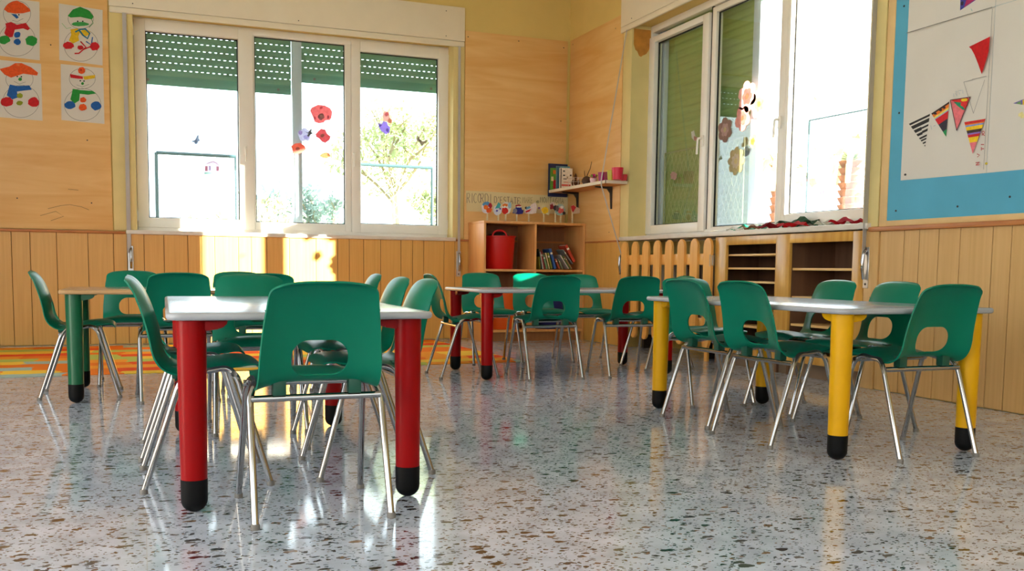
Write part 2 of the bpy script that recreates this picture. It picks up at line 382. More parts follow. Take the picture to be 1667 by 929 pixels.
# board wainscots: boards of uneven width over a dark backing, and their cap rails
def wainscot(name, start, widths, total, to_box, z0, z1, mats):
    bm = bmesh.new(); p = start; i = 0; end = start+total
    to_box(bm, start, end, 0.004, z0, z1, 1)
    while p < end-0.01:
        q = min(p+widths[i % len(widths)], end); to_box(bm, p+0.0022, q-0.0022, 0.012, z0, z1, 0); p = q; i += 1
    return struct(link(name, bm, mats, smooth=False))
def yb(bm, a, c, d, z0, z1, mi): box(bm, (a, YB-d, z0), (c, YB, z1), mi, 0.0015 if mi == 0 else 0)
def xr(bm, a, c, d, z0, z1, mi): box(bm, (XR-d, a, z0), (XR, c, z1), mi, 0.0015 if mi == 0 else 0)
WB = [0.112, 0.207, 0.112, 0.141, 0.203, 0.245, 0.203, 0.110, 0.138, 0.165, 0.20, 0.117]
wainscot('trim_4', XL+0.01, WB, 4.115-XL-0.012, yb, 0.004, 0.962, [BOARDS, GROOVE])
WR = [0.142, 0.148, 0.21, 0.115, 0.142]
wainscot('trim_5', 1.0, [0.141, 0.115, 0.21, 0.148], 4.52-1.0, xr, 0.004, 0.945, [BOARDS2, GROOVE])
wainscot('trim_6', 7.80, [0.21, 0.148, 0.142, 0.19], 9.015-7.80, xr, 0.004, 0.955, [BOARDS, GROOVE])
bm = bmesh.new(); box(bm, (XL, YB-0.03, 0.962), (-0.115, YB, 0.985), 0, 0.004); box(bm, (2.91, YB-0.03, 0.962), (4.10, YB, 0.982), 0, 0.004)
struct(link('trim_7', bm, CAPW))
bm = bmesh.new(); box(bm, (XR-0.034, 1.0, 0.945), (XR, 4.60, 0.972), 0, 0.004); struct(link('trim_8', bm, CAPW))
bm = bmesh.new(); box(bm, (XR-0.022, 7.85, 0.955), (XR, 9.0, 0.972), 0, 0.003); struct(link('trim_9', bm, CAPW))
# plywood sheets screwed to the walls
def screws(bm, pts, n):
    for p in pts:
        p = Vector(p); n = Vector(n); u = n.orthogonal().normalized(); v = n.cross(u)
        f = bm.faces.new([bm.verts.new(p+(u*math.cos(k*PI/4)+v*math.sin(k*PI/4))*0.006+n*0.0006) for k in range(8)]); f.material_index = 1
bm = bmesh.new(); box(bm, (XL+0.02, YB-0.014, 0.990), (-0.215, YB-0.001, 3.0), 0, 0.002)
screws(bm, [(-0.38, YB-0.014, 1.22), (-0.40, YB-0.014, 1.75), (-0.95, YB-0.014, 1.24), (-0.66, YB-0.014, 2.52)], (0, -1, 0))
sm = Sheet(lambda u, v: Vector((u, YB-0.0145, v)), (0, -1, 0)); sm.z0 = 0
tag(link('plywood_panel', fix(bm), [PLY, DARKMET]), 'tall birch plywood sheet on the wall behind the four snowman drawings', 'panel')
for k, pp in enumerate(([(-0.72, 1.16), (-0.62, 1.19), (-0.55, 1.20), (-0.46, 1.185), (-0.40, 1.16)], [(-0.78, 1.10), (-0.66, 1.14), (-0.60, 1.10), (-0.70, 1.06)], [(-0.56, 1.33), (-0.48, 1.325)])):
    sm.line(pp, 0.004, ink(150, 110, 70))
o = sm.done('pencil_scribble'); tag(o, 'faint brown scribble on the plywood low beside the window', 'scribble')
bm = bmesh.new(); box(bm, (2.992, YB-0.014, 0.985), (4.085, YB-0.001, 2.998), 0, 0.002)
screws(bm, [(3.02, YB-0.014, 2.94), (3.55, YB-0.014, 2.95), (4.04, YB-0.014, 2.93), (4.02, YB-0.014, 2.2)], (0, -1, 0))
tag(link('plywood_panel', fix(bm), [PLY, DARKMET]), 'birch plywood sheet above the bookcase with the lettered banner', 'panel')
bm = bmesh.new(); box(bm, (XR-0.014, 7.85, 0.972), (XR-0.001, 8.985, 2.998), 0, 0.002)
screws(bm, [(XR-0.014, 8.93, 2.95), (XR-0.014, 8.0, 2.9), (XR-0.014, 8.05, 1.05)], (-1, 0, 0))
tag(link('plywood_panel', fix(bm), [PLY, DARKMET]), 'birch plywood sheet behind the bracket shelf, beside the corner', 'panel')

# ------------------------------------------------------------------ windows
def bars(x0, x1, z0, z1, wl, wr, wb, wt, d0, d1, bev=0.006):
    """a rectangular frame in local x (along the wall), y (depth), z"""
    bm = bmesh.new()
    box(bm, (x0, d0, z0), (x0+wl, d1, z1), 0, bev); box(bm, (x1-wr, d0, z0), (x1, d1, z1), 0, bev)
    box(bm, (x0+wl-0.002, d0+0.0005, z0), (x1-wr+0.002, d1-0.0005, z0+wb), 0, bev); box(bm, (x0+wl-0.002, d0+0.0005, z1-wt), (x1-wr+0.002, d1-0.0005, z1), 0, bev)
    return bm
def gasket(x0, x1, z0, z1, d):
    bm = bmesh.new(); t = 0.008
    box(bm, (x0, d, z0), (x0+t, d+0.012, z1)); box(bm, (x1-t, d, z0), (x1, d+0.012, z1)); box(bm, (x0, d, z0), (x1, d+0.012, z0+t)); box(bm, (x0, d, z1-t), (x1, d+0.012, z1))
    return bm
def lever(u, z, d):
    bm = bmesh.new(); box(bm, (u-0.016, d-0.012, z-0.045), (u+0.016, d, z+0.045), 0, 0.004)
    tube(bm, smooth_path([(u, d-0.008, z+0.02), (u, d-0.05, z+0.02), (u, d-0.055, z-0.11)], 0.02), 0.009, 10)
    return bm
def hinge(u, z, d):
    bm = bmesh.new(); tube(bm, [(u, d-0.006, z-0.045), (u, d-0.006, z+0.045)], 0.009, 10); return bm
def window(name, M, W, sashes, mids, zb, zt, dark_left):
    """M: matrix from local (along wall, depth outward, up) to the room"""
    root = bpy.data.objects.new(name, None); COL.objects.link(root); root.matrix_world = M; root['kind'] = 'structure'
    root['label'] = {'window_1': 'wide white three-part window in the back wall with raised green shutters', 'window_2': 'white window above the long sill in the wall with the cabinet'}[name]
    link('frame', bars(0, W, zb, zt, 0.03, 0.03, 0.052, 0.06, 0.0, 0.07), PVC, root)
    for u, mm in mids: link('mullion', B((u-0.012, 0.012, zb+0.03), (u+0.012, 0.064, zt-0.03), 0.002), mm, root)
    for (a, c, wl, wr, wb, wt, z0, z1, hs, hd, d) in sashes:
        f = link('sash', bars(a, c, z0, z1, wl, wr, wb, wt, d, 0.066), PVC, root)
        link('gasket', gasket(a+wl, c-wr, z0+wb, z1-wt, 0.028), RUBBER, f)
        link('glass', B((a+wl-0.005, 0.034, z0+wb-0.005), (c-wr+0.005, 0.038, z1-wt+0.005)), GLASS, f, smooth=False)
        for u in hs:
            for z in (z0+0.1, z1-0.1): link('hinge', hinge(u, z, d), PVC, f)
        if hd: link('handle', lever(hd[0], hd[1], d), PVC, f)
    return root
M1 = Matrix.Translation((0, GB-0.036, 0))
SZ0, SZ1 = 1.03, 2.842
window('window_1', Matrix.Translation((WX0, GB-0.036, 0)), WX1-WX0,
       [(0.018, 1.032, 0.094, 0.132, 0.088, 0.092, SZ0, SZ1, (0.012,), (0.955, 1.76), -0.014),
        (1.034, 1.938, 0.012, 0.058, 0.076, 0.048, SZ0, SZ1, (), None, 0.004),
        (1.940, 2.905, 0.086, 0.102, 0.086, 0.098, SZ0, SZ1, (2.910,), (1.955, 1.76), -0.014)], ((1.033, PVC), (1.939, PVC)), WZ0, WZ1, True)
# local axis of the second window runs from the corner towards the camera
M2 = Matrix(((0, 1, 0, GR-0.036), (-1, 0, 0, RY1), (0, 0, 1, 0), (0, 0, 0, 1)))
L = lambda y: RY1-y
window('window_2', M2, RY1-RY0,
       [(L(7.690), L(6.722), 0.098, 0.091, 0.078, 0.052, 1.022, 2.76, (-0.004,), (L(6.762), 1.75), -0.014),
        (L(6.700), L(5.72), 0.058, 0.088, 0.035, 0.045, 1.018, 2.79, (), None, 0.004),
        (L(5.715), L(4.68), 0.042, 0.20, 0.085, 0.07, 1.022, 2.78, (), (L(5.735)-0.02, 1.76), -0.014)], ((L(6.711), RUBBER), (L(5.717), PVC)), WZ0, WZ1, True)
bm = bmesh.new(); box(bm, (-0.11, YB-0.035, 0.962), (2.905, 9.20, 0.998), 0, 0.006); struct(link('trim_10', bm, MARBLE))
bm = bmesh.new(); box(bm, (XR-0.045, 4.60, 0.962), (4.30, 7.80, 0.998), 0, 0.006); box(bm, (4.29, RY0+0.001, 0.962), (4.60, RY1-0.001, 0.988)); struct(link('trim_11', bm, MARBLE))
# roller shutter boxes
def shutter_box(label, lo, hi, axis):
    root = thing('shutter_box', label, 'shutter box', lo)
    d = Vector(hi)-Vector(lo)
    bm = bmesh.new(); box(bm, (0, 0, 0.055), tuple(d), 0, 0.004); link('casing', bm, BOXM, root)
    bm = bmesh.new()
    if axis == 'x': box(bm, (0.003, -0.004, 0), (d.x-0.003, d.y, 0.0535), 0, 0.01)
    else: box(bm, (-0.004, 0.003, 0), (d.x, d.y-0.003, 0.0535), 0, 0.01)
    link('bottom_lid', bm, BOXM, root)
    for a in (0.06, 0.5, 0.94):
        for z in (0.09, d.z-0.05):
            bm = bmesh.new()
            if axis == 'x': tube(bm, [(a*d.x, 0.002, z), (a*d.x, -0.0015, z)], 0.005, 8)
            else: tube(bm, [(0.002, a*d.y, z), (-0.0015, a*d.y, z)], 0.005, 8)
            link('screw', bm, DARKMET, root)
shutter_box('long cream roller shutter box over the window in the back wall', (-0.205, YB-0.022, 2.835), (2.985, YB-0.001, 3.21), 'x')
shutter_box('cream roller shutter box over the window beside the blue board', (XR-0.022, 4.50, 2.825), (XR-0.001, 7.885, 3.22), 'y')
# roller shutters outside the glass
def shutter(label, M, W, zb, zt, mat, barm, perf=True):
    root = thing('roller_shutter', label, 'shutter'); root.matrix_world = M
    bm = bmesh.new(); z = zb+0.085; ph = 0.062; gap = 0.008
    while z < zt:
        prof = [(0, z), (-0.005, z+0.012), (-0.006, z+0.025), (-0.005, z+0.038), (0, z+ph-gap), (0.008, z+ph-gap), (0.008, z)]
        a = [bm.verts.new((0, p[0], p[1])) for p in prof]; c = [bm.verts.new((W, p[0], p[1])) for p in prof]
        n = len(prof); bm.faces.new(a); bm.faces.new(c[::-1])
        for i in range(n): bm.faces.new((a[i], c[i], c[(i+1) % n], a[(i+1) % n]))
        if perf:
            x = 0.0 if int(z/ph) % 2 else 0.02
            while x < W:
                box(bm, (x, 0.001, z-gap), (min(x+0.028, W), 0.006, z)); x += 0.05
        else: box(bm, (0, 0.001, z-gap), (W, 0.006, z))
        z += ph
    link('slat_curtain', fix(bm), mat, root, smooth=False)
    bm = bmesh.new(); box(bm, (0, -0.006, zb), (W, 0.010, zb+0.068), 0, 0.003); box(bm, (0.001, -0.002, zb+0.068), (W-0.001, 0.006, zb+0.085))
    link('bottom_bar', bm, barm, root)
    for a in (0.12, W-0.12):
        bm = bmesh.new(); tube(bm, [(a, -0.006, zb+0.04), (a, -0.014, zb+0.04)], 0.012, 10); link('stopper', bm, FOOTG, root)
    return root
T = Matrix.Translation
shutter('half raised green roller shutter, lower of the pair outside the back window', T((-0.02, 9.37, 0)), 1.39, 2.318, 2.80, SHUT, SHUTB)
shutter('half raised green roller shutter, shorter of the pair outside the back window', T((1.47, 9.37, 0)), 1.40, 2.442, 2.80, SHUT, SHUTB)
bm = bmesh.new(); box(bm, (1.375, 9.33, 0.963), (1.465, 9.40, 2.855), 0, 0.006); box(bm, (1.395, 9.322, 0.963), (1.445, 9.331, 2.855), 0, 0.002)
tag(link('shutter_guide', bm, ALU), 'upright grey metal guide between the two shutters of the back window', 'guide')
MR = lambda y: Matrix(((0, 1, 0, 4.44), (-1, 0, 0, y), (0, 0, 1, 0), (0, 0, 0, 1)))
shutter('closed yellow green roller shutter behind the casement beside the corner', MR(7.685), 1.365, 0.99, 2.85, SHUTY, SHUTB, False)
shutter('raised green roller shutter at the top of the window over the cabinet', MR(6.2), 1.5, 2.74, 2.85, SHUTY, SHUTB, True)
bm = bmesh.new(); box(bm, (4.41, 6.215, 0.99), (4.47, 6.305, 2.855), 0, 0.006)
tag(link('shutter_guide', bm, ALU), 'upright grey metal guide behind the middle pane over the cabinet', 'guide')
bm = bmesh.new(); box(bm, (4.385, 7.588, 0.99), (4.428, 7.69, 2.855), 0, 0.004)
tag(link('shutter_guide', bm, ALU), 'grey metal shutter guide at the corner side of the shuttered casement', 'guide')
# wire guard between glass and the closed shutter
gr = thing('wire_guard', 'diamond wire mesh guard behind the casement with the closed shutter', 'guard')
bm = bmesh.new()
y0, y1, z0, z1 = 6.36, 7.575, 1.08, 1.74
st = 0.066
for k in range(-12, 20):
    for sgn in (1, -1):
        ya = y0+k*st; pa, pb = (ya, z0), (ya+(z1-z0)*0.5, z1)
        if sgn < 0: pa, pb = (pa[0], z1), (pb[0], z0)
        def clip(p, q):
            (a, b_), (c, d) = p, q
            t0, t1 = 0, 1
            t0 = max(t0, (y0-a)/(c-a)); t1 = min(t1, (y1-a)/(c-a))
            return ((a+(c-a)*t0, b_+(d-b_)*t0), (a+(c-a)*t1, b_+(d-b_)*t1)) if t0 < t1 else None
        r = clip(pa, pb)
        if r: tube(bm, [(4.405+0.002*sgn, r[0][0], r[0][1]), (4.405+0.002*sgn, r[1][0], r[1][1])], 0.0022, 5, caps=False)
link('mesh', bm, plain('pale_wire', srgb(190, 196, 150), 0.5, 0.2), gr)
bm = bmesh.new(); tube(bm, [(4.405, y0, z1), (4.405, y1, z1)], 0.006, 6); tube(bm, [(4.405, y0, z0), (4.405, y1, z0)], 0.006, 6)
tube(bm, [(4.405, y0, z0), (4.405, y0, z1)], 0.006, 6); tube(bm, [(4.405, y1, z0), (4.405, y1, z1)], 0.006, 6)
link('frame', bm, plain('pale_wire_frame', srgb(176, 180, 140), 0.5, 0.2), gr)
# shutter straps and winders
def strap(label, pts, wd, along, zw, wl=0.20, plate=None):
    root = thing('shutter_strap', label, 'strap', pts[0])
    o0 = Vector(pts[0]); bm = bmesh.new(); a = Vector(along)*wd/2
    P = [Vector(p)-o0 for p in pts]; prev = None
    for i, p in enumerate(P):
        t = (P[min(i+1, len(P)-1)]-P[max(i-1, 0)]).normalized(); q = t.cross(a.normalized())*0.001
        cur = [bm.verts.new(v) for v in (p-a-q, p+a-q, p+a+q, p-a+q)]
        if prev:
            for k in range(4): bm.faces.new((prev[k], prev[(k+1) % 4], cur[(k+1) % 4], cur[k]))
        else: bm.faces.new(cur[::-1])
        prev = cur
    bm.faces.new(prev)
    link('belt', fix(bm), STRAPM, root)
    return root, o0
r, o0 = strap('grey shutter strap hanging beside the snowman drawings', [(-0.083, YB-0.03, 2.84), (-0.088, YB-0.03, 0.8)], 0.034, (1, 0, 0), 0)
def winder(root, o0, c, n, tangent):
    c = Vector(c)-o0; n = Vector(n); t = Vector(tangent); z = Vector((0, 0, 1))
    def pt(a, b_, d): return c+t*a+z*b_+n*d
    bm = bmesh.new(); prism(bm, [pt(a, b_, -0.002) for a, b_ in ((-0.024, -0.13), (0.024, -0.13), (0.024, 0.12), (-0.024, 0.12))], n*0.010)
    bmesh.ops.bevel(bm, geom=bm.edges[:], offset=0.003, segments=1, affect='EDGES')
    link('winder_plate', fix(bm), STEEL, root)
    bm = bmesh.new(); path = [pt(0.004, 0.10, 0.006), pt(0.004, 0.085, 0.026), pt(0.004, 0.0, 0.034), pt(0.004, -0.075, 0.018)]
    tube(bm, smooth_path(path, 0.03), [0.011]*len(smooth_path(path, 0.03)), 12); link('roll_cover', bm, CHROME, root)
    bm = bmesh.new(); tube(bm, [pt(0, -0.105, 0.006), pt(0, -0.105, 0.0105)], 0.007, 8); link('screw', bm, DARKMET, root)
winder(r, o0, (-0.078, YB-0.016, 0.74), (0, -1, 0), (1, 0, 0))
r, o0 = strap('grey shutter strap hanging between the back window and the bookcase', [(2.928, YB-0.03, 2.84), (2.935, YB-0.03, 0.82)], 0.026, (1, 0, 0), 0)
winder(r, o0, (2.935, YB-0.016, 0.745), (0, -1, 0), (1, 0, 0))
r, o0 = strap('grey shutter strap beside the blue board, chrome winder below', [(XR-0.036, 4.618, 2.83), (XR-0.036, 4.622, 0.81)], 0.042, (1, 0.25, 0), 0)
winder(r, o0, (XR-0.016, 4.615, 0.735), (-1, 0, 0), (0, 1, 0))
r, o0 = strap('loose pale strap pulled out over the edge of the bracket shelf', [(XR-0.03, 7.75, 2.83), (3.868, 7.765, 1.50), (3.868, 7.764, 1.455), (XR-0.03, 7.74, 0.80)], 0.02, (0, 1, 0), 0)
winder(r, o0, (XR-0.016, 7.765, 0.735), (-1, 0, 0), (0, 1, 0))

# ------------------------------------------------------------------ rug
rg = bpy.data.objects
bm = bmesh.new(); box(bm, (-3.1, 0, 0), (2.67, 2.25, 0.004), 0, 0.001)
o = link('rug', bm, RUG); o.location = (0.02, 6.535, 0.0005); o.rotation_euler = (0, 0, 0.031)
tag(o, 'large flat patchwork rug in orange, yellow, green and grey along the back wall', 'rug')

# ------------------------------------------------------------------ chairs
def shell_mesh():
    prof = [(.176, .366), (.172, .380), (.160, .392), (.135, .399), (.095, .401), (.045, .396), (-.005, .388), (-.050, .384), (-.082, .389), (-.104, .407), (-.116, .436), (-.125, .475), (-.137, .52), (-.151, .562), (-.168, .602), (-.188, .634), (-.210, .655), (-.229, .662)]
    P = [Vector((0, a, b_)) for a, b_ in prof]; dense = []
    for i in range(len(P)-1):
        p0, p1, p2, p3 = P[max(0, i-1)], P[i], P[i+1], P[min(len(P)-1, i+2)]
        for k in range(8):
            t = k/8; dense.append(0.5*((2*p1)+(p2-p0)*t+(2*p0-5*p1+4*p2-p3)*t*t+(3*p1-p0-3*p2+p3)*t**3))
    dense.append(P[-1]); acc = [0.0]
    for a, b_ in zip(dense, dense[1:]): acc.append(acc[-1]+(b_-a).length)
    LL = acc[-1]
    def at(t):
        t = min(max(t, 0), LL); i = 0
        lo, hi = 0, len(acc)-1
        while hi-lo > 1:
            m = (lo+hi)//2
            if acc[m] <= t: lo = m
            else: hi = m
        q = (t-acc[lo])/(acc[hi]-acc[lo]); p = dense[lo].lerp(dense[hi], q); d = (dense[hi]-dense[lo]).normalized()
        return p, Vector((0, d.z, -d.y))*(-1)      # normal: up on the seat, forward on the back
    def width(f):
        tab = [(0, .152), (.12, .160), (.3, .168), (.46, .171), (.6, .168), (.75, .160), (.9, .149), (1, .143)]
        for (a, x), (c, y) in zip(tab, tab[1:]):
            if f <= c: q = (f-a)/(c-a); return x+(y-x)*q
        return tab[-1][1]
    th = min(range(len(dense)), key=lambda i: abs(dense[i].z-0.448) + (10 if dense[i].y > -0.1 else 0)); tc = acc[th]
    def rr(x, y, hx, hy, r):
        qx, qy = abs(x)-(hx-r), abs(y)-(hy-r)
        return math.hypot(max(qx, 0), max(qy, 0))+min(max(qx, qy), 0)-r
    def sd(s, t):
        r = 0.042 if t > LL/2 else 0.045
        w_ = width(min(max(t/LL, 0), 1))
        do = rr(s, t-LL/2, w_, LL/2, r)
        hw = 0.079-0.10*max(0, (t-tc))*0.15
        dh = rr(s, t-tc, hw, 0.052, 0.047)
        return max(do, -dh)
    ns, nt = 64, 118; g = {}; bm = bmesh.new()
    for i in range(ns+1):
        for j in range(nt+1):
            s, t = -0.182+0.364*i/ns, -0.004+(LL+0.008)*j/nt; g[i, j] = [s, t, sd(s, t)]
    cells = [(i, j) for i in range(ns) for j in range(nt) if any(g[i+a, j+b_][2] < 0 for a in (0, 1) for b_ in (0, 1))]
    used = {(i+a, j+b_) for i, j in cells for a in (0, 1) for b_ in (0, 1)}; V = {}
    for k in used:
        s, t, d = g[k]
        if d > 0:
            for _ in range(4):
                e = 1e-4; d = sd(s, t); gx = (sd(s+e, t)-sd(s-e, t))/(2*e); gy = (sd(s, t+e)-sd(s, t-e))/(2*e); q = gx*gx+gy*gy+1e-9
                if q < 0.25: break
                k1 = max(-0.004, min(0.004, d))/q; s -= k1*gx; t -= k1*gy
        p, n = at(t); f = min(max(t/LL, 0), 1); wq = abs(s)/0.16
        back = min(max((f-0.40)/0.16, 0), 1); back = back*back*(3-2*back)
        off = back*(0.034*wq**2.6*(1-0.35*max(0, (f-0.85)/0.15)))+(1-back)*(0.016*wq**3*min(1, f/0.15)-0.006*(1-wq**2)*math.sin(min(f/0.4, 1)*PI))
        V[k] = bm.verts.new(p+n*off+Vector((s, 0, 0)))
    for i, j in cells:
        q = [V[i, j], V[i+1, j], V[i+1, j+1], V[i, j+1]]
        try: bm.faces.new(q)
        except ValueError: pass
    bmesh.ops.remove_doubles(bm, verts=bm.verts[:], dist=0.0004)
    bmesh.ops.recalc_face_normals(bm, faces=bm.faces[:])
    bm.normal_update(); top = list(bm.verts); faces = [list(f.verts) for f in bm.faces]
    rim = [(e.verts[0], e.verts[1]) for e in bm.edges if len(e.link_faces) == 1]
    low = {v: bm.verts.new(v.co-v.normal*0.0055) for v in top}
    for f in faces: bm.faces.new([low[v] for v in reversed(f)])
    for a, c in rim: bm.faces.new((a, c, low[c], low[a]))
    return fix(bm)
def make_chair():
    root = thing('school_chair', '', 'chair')
    link('seat_shell', shell_mesh(), CHAIRM, root, sharp=50)
    R_ = 0.0098
    for sx in (-1, 1):
        for kind in ('back', 'front'):
            if kind == 'back': pts = [(sx*.186, -.19, .006), (sx*.183, -.082, .334), (sx*.170, -.048, .371), (sx*.160, .004, .3705)]
            else: pts = [(sx*.187, .19, .006), (sx*.172, .092, .352), (sx*.160, .062, .3795), (sx*.160, .002, .3705)]
            bm = bmesh.new(); tube(bm, smooth_path(pts, 0.03, 5), R_, 12); lg = link('leg', bm, CHROME, root)
            bm = bmesh.new(); y = -.19 if kind == 'back' else .19; lathe(bm, [(0, 0), (0.0125, 0), (0.0125, 0.012), (0.0098, 0.016)], 14, 0, (pts[0][0], y)); link('foot_cap', bm, FOOTG, lg)
    for y, z in ((-.086, .336), (.082, .361)):
        bm = bmesh.new(); tube(bm, [(-.181, y, z), (.181, y, z)], 0.0098, 12); link('crossbar', bm, CHROME, root)
    for sx in (-1, 1):
        bm = bmesh.new(); box(bm, (sx*.105-.018, -.100, .344), (sx*.105+.018, -.066, .385), 0, 0.003); link('clip', bm, CLIPM, root)
    return root
proto = make_chair(); first = [True]
def chair(label, x, y, heading, group, z=0):
    """heading: direction the sitter looks, degrees from the +y axis, anticlockwise"""
    o = proto if first[0] else dup(proto); first[0] = False
    o.location = (x, y, z); o.rotation_euler = (0, 0, math.radians(heading)); o['label'] = label; o['group'] = group
GA, GBt, GC, GD = 'chairs round the front red table', 'chairs round the green table', 'chairs round the red table by the bookcase', 'chairs round the yellow table'
chair('green chair at the near end of the front red table, its back to us', .453, 2.752, 1, GA)
chair('green chair seen edge on behind the near leg of the front red table', .185, 3.262, -90, GA)
chair('green chair tucked edge on behind the near one, under the front red table', .184, 3.770, -91, GA)
chair('green chair facing the front red table, its shell rising behind the near corner', .722, 3.262, 90, GA)
chair('green chair on the window-lit long side of the front red table, second from the corner', .772, 3.820, 90, GA)
chair('green chair at the far end of the front red table, facing us', .458, 4.215, 180, GA)
chair('green chair at the end of the green table, seen side on by itself', -.305, 5.56, -90, GBt)
chair('green chair with its back to us at the green table, by its green leg', .168, 5.285, 3, GBt)
chair('green chair with its back to us, mostly hidden behind other chairs at green table', .60, 5.275, 0, GBt)
chair('green chair across the green table beside its leg, below the grey strap', -.045, 6.06, 180, GBt)
chair('green chair across the green table, against the sunlit boards', .575, 6.06, 180, GBt)
chair('green chair at the hidden end of the green table, only its top showing', 1.075, 5.56, 90, GBt)
chair('green chair side on at the end of the red table by the bookcase', 1.945, 5.89, -92, GC)
chair('green chair with its back to us, in front of the bookcase table', 2.425, 5.645, 2, GC)
chair('green chair with its back to us, in front of the picket radiator cover', 3.01, 5.650, -3, GC)
chair('green chair facing us under the red tub of the bookcase', 2.395, 6.60, 180, GC, .0048)
chair('green chair facing us under the bookcase divider, half hidden by another chair', 2.805, 6.60, 180, GC, .0048)
chair('green chair facing us under the bookcase books, at the red table', 3.22, 6.60, 180, GC)
chair('green chair at the picket fence end of the bookcase table, barely showing', 3.46, 6.0, 90, GC)
chair('green chair turned side on at the yellow table, hole showing orange pickets', 2.512, 3.768, -88, GD)
chair('green chair turned side on at the yellow table, closest to its front leg', 2.484, 3.293, -86, GD)
chair('green chair with its back to us at the short end of yellow table', 2.792, 2.905, 0, GD)
chair('green chair across the yellow table, in front of the wall boards', 3.015, 3.44, 88, GD)
chair('green chair across the yellow table, in front of the open cabinet', 3.10, 3.945, 90, GD)
chair('green chair at the far short end of the yellow table, facing us', 2.80, 4.345, 180, GD)

# ------------------------------------------------------------------ tables
def table(label, legs, rz, paint, topm, edgem):
    """legs: (centre x, centre y, span across local x, span along local y)"""
    cx, cy, sx, sy = legs; H1, H0 = 0.569, 0.5475
    root = thing('school_table', label, 'table', (cx, cy, 0), rz, 'school tables')
    hx, hy = sx/2+0.068, sy/2+0.068; r = 0.045
    bm = bmesh.new(); ring = []
    for qx, qy, a0 in ((1, 1, 0), (-1, 1, 90), (-1, -1, 180), (1, -1, 270)):
        for k in range(9):
            a = math.radians(a0+k*90/8); ring.append((qx*(hx-r), qy*(hy-r), math.cos(a), math.sin(a)))
    prof = [(-.010, H0), (-.004, H0+.0015), (-.0005, H0+.006), (0, H0+.0107), (-.0005, H0+.0155), (-.004, H1-.0015), (-.010, H1)]
    rows = [[bm.verts.new((x+c*(r+d), y+s*(r+d), z)) for x, y, c, s in ring] for d, z in prof]
    n = len(ring)
    for a, b_ in zip(rows, rows[1:]):
        for k in range(n): bm.faces.new((a[k], a[(k+1) % n], b_[(k+1) % n], b_[k])).material_index = 1
    bm.faces.new(rows[-1]).material_index = 0; bm.faces.new(rows[0][::-1]).material_index = 1
    link('tabletop', fix(bm), [topm, edgem], root, sharp=60)
    for qx in (-1, 1):
        for qy in (-1, 1):
            x, y = qx*sx/2, qy*sy/2
            bm = bmesh.new(); lathe(bm, [(0, .09), (.0365, .09), (.0405, H0-.012), (.041, H0), (0, H0)], 32, 0, (x, y)); lg = link('leg', fix(bm), paint, root)
            bm = bmesh.new(); R0 = .0368
            lathe(bm, [(0, 0)]+[(R0*math.sin(PI/2*k/8), .034*(1-math.cos(PI/2*k/8))) for k in range(1, 9)]+[(R0+.0005, .094), (R0-.002, .0965), (0, .0965)], 32, 0, (x, y))
            link('foot_cap', fix(bm), CAPM, lg)
            bm = bmesh.new()                                   # shallow bracket arms under the top
            for dx, dy, ln in ((-qx, 0, .098), (0, -qy, .098)):
                pts = []
                for q, dz in ((.02, -.034), (ln*.75, -.026), (ln*.93, -.018), (ln, -.006), (ln, 0), (.02, 0)):
                    pts.append((x+dx*q-abs(dy)*.020, y+dy*q-abs(dx)*.020, H0+dz-.0004))
                prism(bm, pts, (abs(dy)*.040, abs(dx)*.040, 0))
            bmesh.ops.bevel(bm, geom=bm.edges[:], offset=.004, segments=2, affect='EDGES')
            link('bracket', fix(bm), paint, root)
    return root
table('grey-topped school table with four thick red legs, standing in front', (.455, 3.485, .622, 1.36), math.radians(-1.2), REDM, TOPM, EDGEM)
table('school table with thick green legs beside the rug, brownish reflection coloured into its top', (.345, 5.565, 1.32, .64), math.radians(0), GRNM, TOPB, EDGEB)
table('grey-topped school table with red legs before the bookcase', (2.665, 5.925, 1.30, .63), math.radians(0.3), REDM, TOPM, EDGEM)
table('grey-topped school table with thick yellow legs by the board wall', (2.742, 3.515, .618, 1.36), math.radians(-1.0), YELM, TOPM, EDGEM)

# ------------------------------------------------------------------ bookcase in the corner and what is in it
BX0, BX1, BY0, BY1, BH = 3.036, 4.098, 8.55, 9.012, 1.150
bc = thing('bookcase', 'beech bookcase with open compartments standing in the corner', 'bookcase', (BX0, BY0, 0))
W_, D_ = BX1-BX0, BY1-BY0; t = 0.022
for x in (0, W_-t): link('side_panel', B((x, 0, 0), (x+t, D_, BH-t), 0.0015), BEECH, bc)
link('divider', B((W_/2-t/2, 0.002, 0.10), (W_/2+t/2, D_-0.008, BH-t), 0.0015), BEECH, bc)
link('top_panel', B((-0.002, -0.004, BH-t), (W_+0.002, D_, BH), 0.002), BEECH, bc)
for z in (0.672, 0.088): link('shelf', B((t, 0.003, z), (W_-t, D_-0.008, z+t), 0.0015), BEECH, bc)
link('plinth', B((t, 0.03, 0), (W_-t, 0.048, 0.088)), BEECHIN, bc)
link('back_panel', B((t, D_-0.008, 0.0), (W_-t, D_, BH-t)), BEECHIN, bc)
SHZ = 0.695
